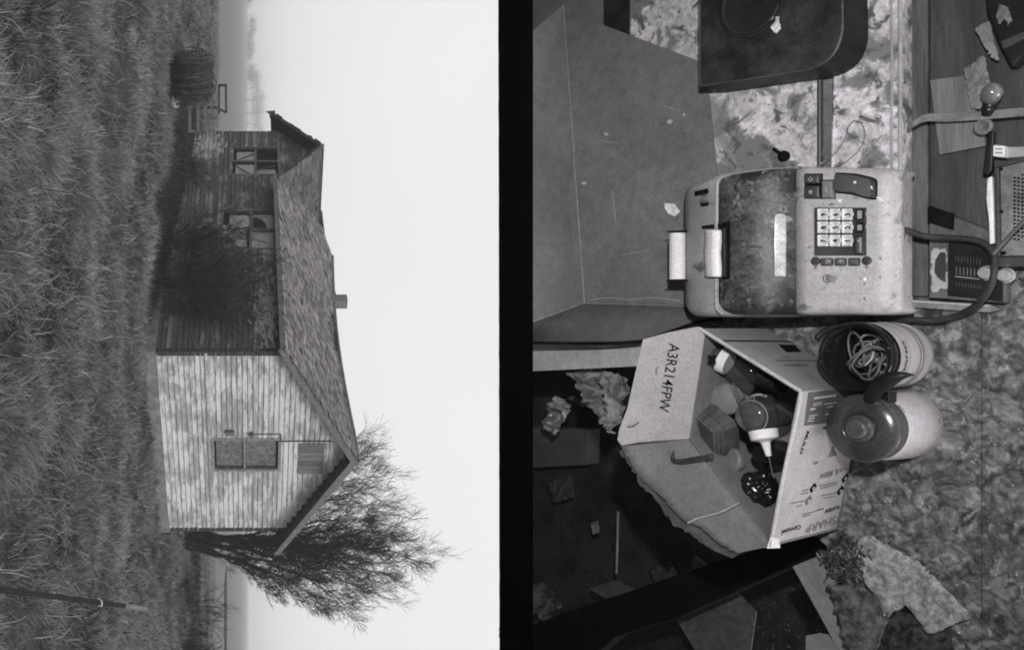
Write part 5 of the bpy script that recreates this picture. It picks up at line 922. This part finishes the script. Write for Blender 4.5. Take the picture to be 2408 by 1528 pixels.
for v in bmb.verts: v.co *= .95+.30*abs(noise.noise(v.co*110))+.22*abs(noise.noise(v.co*60+Vector((3, 1, 4))))
b = MB(); c = V(1785, 1148, .155); b.add([v.co+c for v in bmb.verts], [[v.index for v in f_.verts] for f_ in bmb.faces]); bmb.free(); single(b, 'black_ball', M('shiny black resin', .006, .012, rough=.25, spec=.6), 1788, 1148, .14, 'knobbly shiny black ball under the nozzle tip', 'ball', smooth=True)
jarlike('small_glass_jar', 'small dark glass jar between nozzle and front wall of the carton', 1838, 1062, .10, UZ, [(.018, 0), (.020, .004), (.020, .05), (.015, .058), (.015, .064), (.0001, .064)], m_gl2)
b = MB()
for _ in range(14):
    c = V(rr(1690, 1860), rr(880, 1230), rr(.02, .06)); s_ = rr(.006, .016); q = [c+Vector((rr(-s_, s_), rr(-s_, s_), rr(-.008, .012))) for _ in range(5)]; b.tube(bez(q, 4), rr(.001, .003), 5)
tag(b.build('loose_scraps', m_dmet, None, DF, DT(1780, 1050, .02), smooth=True), 'tangle of dark wire scraps at the bottom of the carton', 'scraps', None, 'stuff')
for (x0, y0, h0, n0, lb) in ((1722, 905, .15, 6, 'small coiled dark spring beside the bottle in the carton'), (1868, 1000, .10, 5, 'small coiled spring between clamp jar and printed carton front')):
    p_ = V(x0, y0, h0); sp_ = [p_+Vector((.0045*math.cos(k*.7)+.0009*k*.6, .0045*math.sin(k*.7)-.0007*k, .0003*k)) for k in range(n0*9)]; b = MB(); b.tube(sp_, .0008, 5); single(b, 'spring', m_inkg, x0, y0, h0, lb, 'spring', smooth=True)
b = MB()
for k in range(6): b.tube([V(1668+6*(k % 3), 838+10*(k//3)+3*(k % 2), .2), V(1668+6*(k % 3), 838+10*(k//3)+3*(k % 2), .203)], .0028, 10)
single(b, 'punched_strip', m_ink, 1672, 842, .2, 'dark round pellets stuck at the upper corner inside the carton', 'pellets')
# --- wire jar
wj = thing('wire_jar', 'open glass jar with paper label and coiled pale wires beside the adding machine', 'jar', DT(2112, 834))
c = V(2112, 834, 0); JH = .150; JR = .0505
b = MB(); b.lathe(c, UZ, [(.0001, 0), (.046, 0), (JR, .004), (JR, JH-.022), (JR+.002, JH-.014), (JR+.0015, JH-.004), (JR-.001, JH), (JR-.004, JH), (JR-.005, JH-.01), (JR-.004, .008), (.0001, .006)], 56); b.build('glass', glass('jar glass', .55, .02, .04, .22), wj, DF, smooth=True)
b = MB(); b.lathe(c, UZ, [(JR+.0008, .005), (JR+.0010, .006), (JR+.0010, .118), (JR+.0008, .119)], 56, False); lb_ = b.build('label', M('aged paper label', .30, .42, scale=5, stretch=(1, 1, 12), rough=.8, fine=.15), wj, DF, smooth=True)
for z_, r_ in ((.043, .0012), (.047, .0007), (.052, .0012), (.030, .0006), (.024, .0006), (.018, .0006), (.066, .0005)):
    b = MB(); b.tube([c+Vector(((JR+.0012)*math.cos(t_), (JR+.0012)*math.sin(t_), z_)) for t_ in [k*math.pi/24 for k in range(49)]], r_, 4); b.build('label_stripe', m_inkg if r_ > .001 else m_inkl, lb_, DF)
def curved_text(s, z, a0, step, hgt, mt, bold=.02):
    for i, chh in enumerate(s):
        if chh == ' ': continue
        a = a0+i*step; n_ = Vector((math.cos(a), math.sin(a), 0)); tg = Vector((-math.sin(a), math.cos(a), 0)); q = c+n_*(JR+.0012)+UZ*z
        text_on(chh, q-tg*step*JR*.42, q+tg*step*JR*.42, n_, lb_, mt, DF, hgt=hgt, bold=bold)
curved_text('Tambream', .098, -.50, .13, .007, m_ink); curved_text('pure extra coffee', .090, -.50, .062, .0028, m_inkg, .0)
for k in range(12):
    a0 = rr(0, 6); rw = rr(.018, .036); cc_ = Vector((rr(-.014, .014), rr(-.014, .014), rr(.06, .125))); u_ = Vector((rr(-1, 1), rr(-1, 1), rr(-.9, .9))).normalized(); v_ = u_.orthogonal().normalized()
    pts_ = []
    for j in range(10):
        q = cc_+(u_*math.cos(a0+j*.7)*rw+v_*math.sin(a0+j*.7)*rw*rr(.7, 1)); r_ = math.hypot(q.x, q.y); f_ = min(1, .042/max(r_, 1e-6)); pts_.append(c+Vector((q.x*f_, q.y*f_, max(.03, min(.142, q.z)))))
    MB().tube(bez(pts_, 5), rr(.0010, .0019), 6).build('wire_coil', (m_inkl if k % 3 == 0 else m_grey), wj, DF, smooth=True)
MB().lathe(c, UZ, [(.0455, .008), (.0455, .030), (.0001, .034)], 40).build('wire_fill', M('dark tangle', .012, .07, scale=60, lo=.45, hi=.6, dist=2, rough=.6), wj, DF)
# --- coffee pot
cp_ = thing('coffee_pot', 'pale coffee pot with dark round lid and black handle standing on the linoleum', 'coffee pot', DT(2124, 994))
c = V(2124, 994, 0)
b = MB(); b.lathe(c, UZ, [(.0001, 0), (.0545, 0), (.0556, .002), (.0545, .04), (.0525, .08), (.0505, .105), (.048, .112), (.0001, .112)], 64); b.build('body', M('speckled pale enamel', .44, .54, scale=8, rough=.4, spec=.4, fine=.1, spots=((.12, 60, .66), (.06, 120, .70))), cp_, DF, smooth=True)
b = MB(); b.lathe(c, UZ, [(.0485, .104), (.0500, .108), (.0497, .128), (.048, .130)], 64); b.build('collar', M('dull grey band', .055, .08, rough=.5), cp_, DF)
b = MB(); b.lathe(c, UZ, [(.048, .130), (.0515, .132), (.0518, .137), (.047, .143), (.036, .147), (.024, .147), (.022, .145), (.0001, .145)], 64); b.build('lid', M('smoky dark lid', .03, .055, scale=18, rough=.22, spec=.7, fine=.2), cp_, DF, smooth=False, bevel=.0008)
b = MB(); b.lathe(c, UZ, [(.020, .145), (.0205, .150), (.017, .153), (.0145, .152), (.0145, .160), (.012, .163), (.0001, .164)], 36); b.build('lid_knob', M('smoky lid knob', .05, .08, rough=.25, spec=.6), cp_, DF, bevel=.0008)
hd = Vector((.42, .91, 0)).normalized(); hp = bez([V(2044, 955, .130), V(2050, 933, .142), V(2064, 910, .155), V(2090, 893, .163), V(2120, 883, .166), V(2149, 881, .162)], 6)
b = MB(); b.tube(hp, [.0085+.0035*math.sin(min(1, i/18)*math.pi*.55) if i < 19 else max(.0015, .0118*(1-(i-18)/13.)) for i in range(len(hp))], 12); b.build('handle', M('matt black bakelite', .006, .012, rough=.45), cp_, DF, smooth=True)
b = MB(); b.box((-.011, -.006, 0), (.011, .012, .026), Matrix.Translation(c+hd*.049+UZ*.100)); b.build('handle_bracket', m_blk, cp_, DF, bevel=.002)
b = MB()
for _ in range(110):
    x_ = rr(2010, 2400); y_ = rr(780, 1500); c = V(x_, y_, .0008); s_ = rr(.0006, .0026); b.add([c+Vector((rr(-s_, s_), rr(-s_, s_), rr(0, s_*.5))) for _ in range(4)], [(0, 1, 2, 3)])
tag(b.build('grit', M('pale grit', .3, .7, scale=90, isl=.5), None, DF, DT(2200, 1200, 0), solid=.0006), 'pale grit and crumbs scattered over the linoleum', 'debris', None, 'stuff')
for (x0, y0, x1, y1) in ((2150, 905, 2182, 915), (2105, 886, 2122, 893)):
    b = MB(); b.tube(bez([V(x0, y0, .001), V((x0+x1)/2, (y0+y1)/2-3, .0015), V(x1, y1, .001)], 4), .0006, 5); tag(b.build('twig_bit', m_ink, None, DF, DT(x0, y0)), 'thin dark splinter on the linoleum right of the pot handle' if x0 == 2150 else 'short dark splinter half under the pot handle', 'splinter')
# --- lower right: strip, steel wool, rag, cup, mesh
single(slab([(1863, 1331), (1936, 1302), (1963, 1370), (1987, 1440), (2020, 1540), (1990, 1560)], .003, .006), 'cardboard_strip', M('pale cardboard strip', .22, .30, scale=9, rough=.9, fine=.15), 1930, 1400, .003, 'long pale cardboard strip under the steel wool clump', 'cardboard', bevel=.001)
b = MB(); cc = V(1990, 1322, .02)
for _ in range(520):
    d = Vector((random.gauss(0, 1), random.gauss(0, 1), abs(random.gauss(0, .7)))).normalized()*rr(.3, 1); q = cc+Vector((d.x*.040, d.y*.042, d.z*.026-.014)); s_ = .009
    pts_ = [q]; 
    for _ in range(3): pts_.append(pts_[-1]+Vector((rr(-s_, s_), rr(-s_, s_), rr(-s_, s_)*.6)))
    b.tube(bez(pts_, 2), rr(.0006, .0016), 4, False)
single(b, 'steel_wool', M('rusty steel wool', .02, .16, scale=60, lo=.4, hi=.6, rough=.6, spec=.5, isl=.7), 1990, 1320, .02, 'shaggy dark clump of steel wool on the pale cardboard strip', 'steel wool', recalc=False)
b = rag([(2020, 1262), (2043, 1255), (2072, 1268), (2100, 1286), (2140, 1308), (2180, 1332), (2210, 1362), (2245, 1398), (2288, 1437), (2283, 1450), (2240, 1468), (2191, 1491), (2165, 1455), (2140, 1421), (2129, 1421), (2110, 1436), (2092, 1448), (2074, 1425), (2050, 1380), (2030, 1330)], .012, .010, .0045, 34, rough_edge=.008)
single(b, 'rag', M('rough terry rag', .24, .46, scale=110, lo=.40, hi=.60, rough=1, spec=.05, bump=.8, bscale=150), 2150, 1370, .012, 'crumpled pale terry rag spread over the linoleum', 'rag', smooth=True, solid=.003)
b = rag([(1952, 1375), (2032, 1372), (2070, 1400), (2088, 1440), (2092, 1467), (2060, 1560), (2010, 1560)], .016, .012, .005, 25, rough_edge=.008); single(b, 'dirty_cloth', M('dirty grey cloth', .05, .17, scale=60, rough=.9, fine=.3), 2030, 1450, .016, 'dirty grey cloth lying between the steel wool and the rag', 'cloth', smooth=True, solid=.002)
b = MB()
for i in range(26):
    u = i/25; b.tube([V(2092+130*u, 1440+60*u-20*u, .006), V(2060+120*u, 1560, .006)], .0012, 4); b.tube([V(2080+30*math.sin(u), 1428+u*110, .0072), V(2230+20*u, 1470+u*80, .0072)], .0012, 4)
single(b, 'wire_mesh', M('dark mesh wire', .02, .10, scale=90, rough=.5), 2150, 1470, .006, 'piece of dark woven wire mesh half under the rag', 'wire mesh')
single(slab([(2085, 1425), (2135, 1410), (2215, 1495), (2235, 1560), (2060, 1560)], .003, .0025), 'dark_mat', M('black rubber mat', .008, .016, rough=.8), 2150, 1480, .003, 'black mat below the woven wire mesh', 'mat')
single(slab([(1895, 1494), (1925, 1488), (1952, 1492), (1985, 1560), (1895, 1560)], -.02, .003), 'note_paper', M('note paper', .26, .32, rough=.9), 1930, 1520, -.02, 'pale slip of paper at the bottom edge left of the dirty cloth', 'paper')
b = MB()
for _ in range(90):
    x_ = rr(1780, 2000); y_ = rr(1380, 1540)
    c = V(x_, y_, -.30+rr(0, .02)); s_ = rr(.0006, .003); b.add([c+Vector((rr(-s_, s_), rr(-s_, s_), rr(0, s_))) for _ in range(4)], [(0, 1, 2, 3)])
tag(b.build('floor_crumbs', m_inkg, None, DF, DT(1890, 1450, -.3), solid=.0008), 'scattered crumbs and chips on the dark floor', 'debris', None, 'stuff')
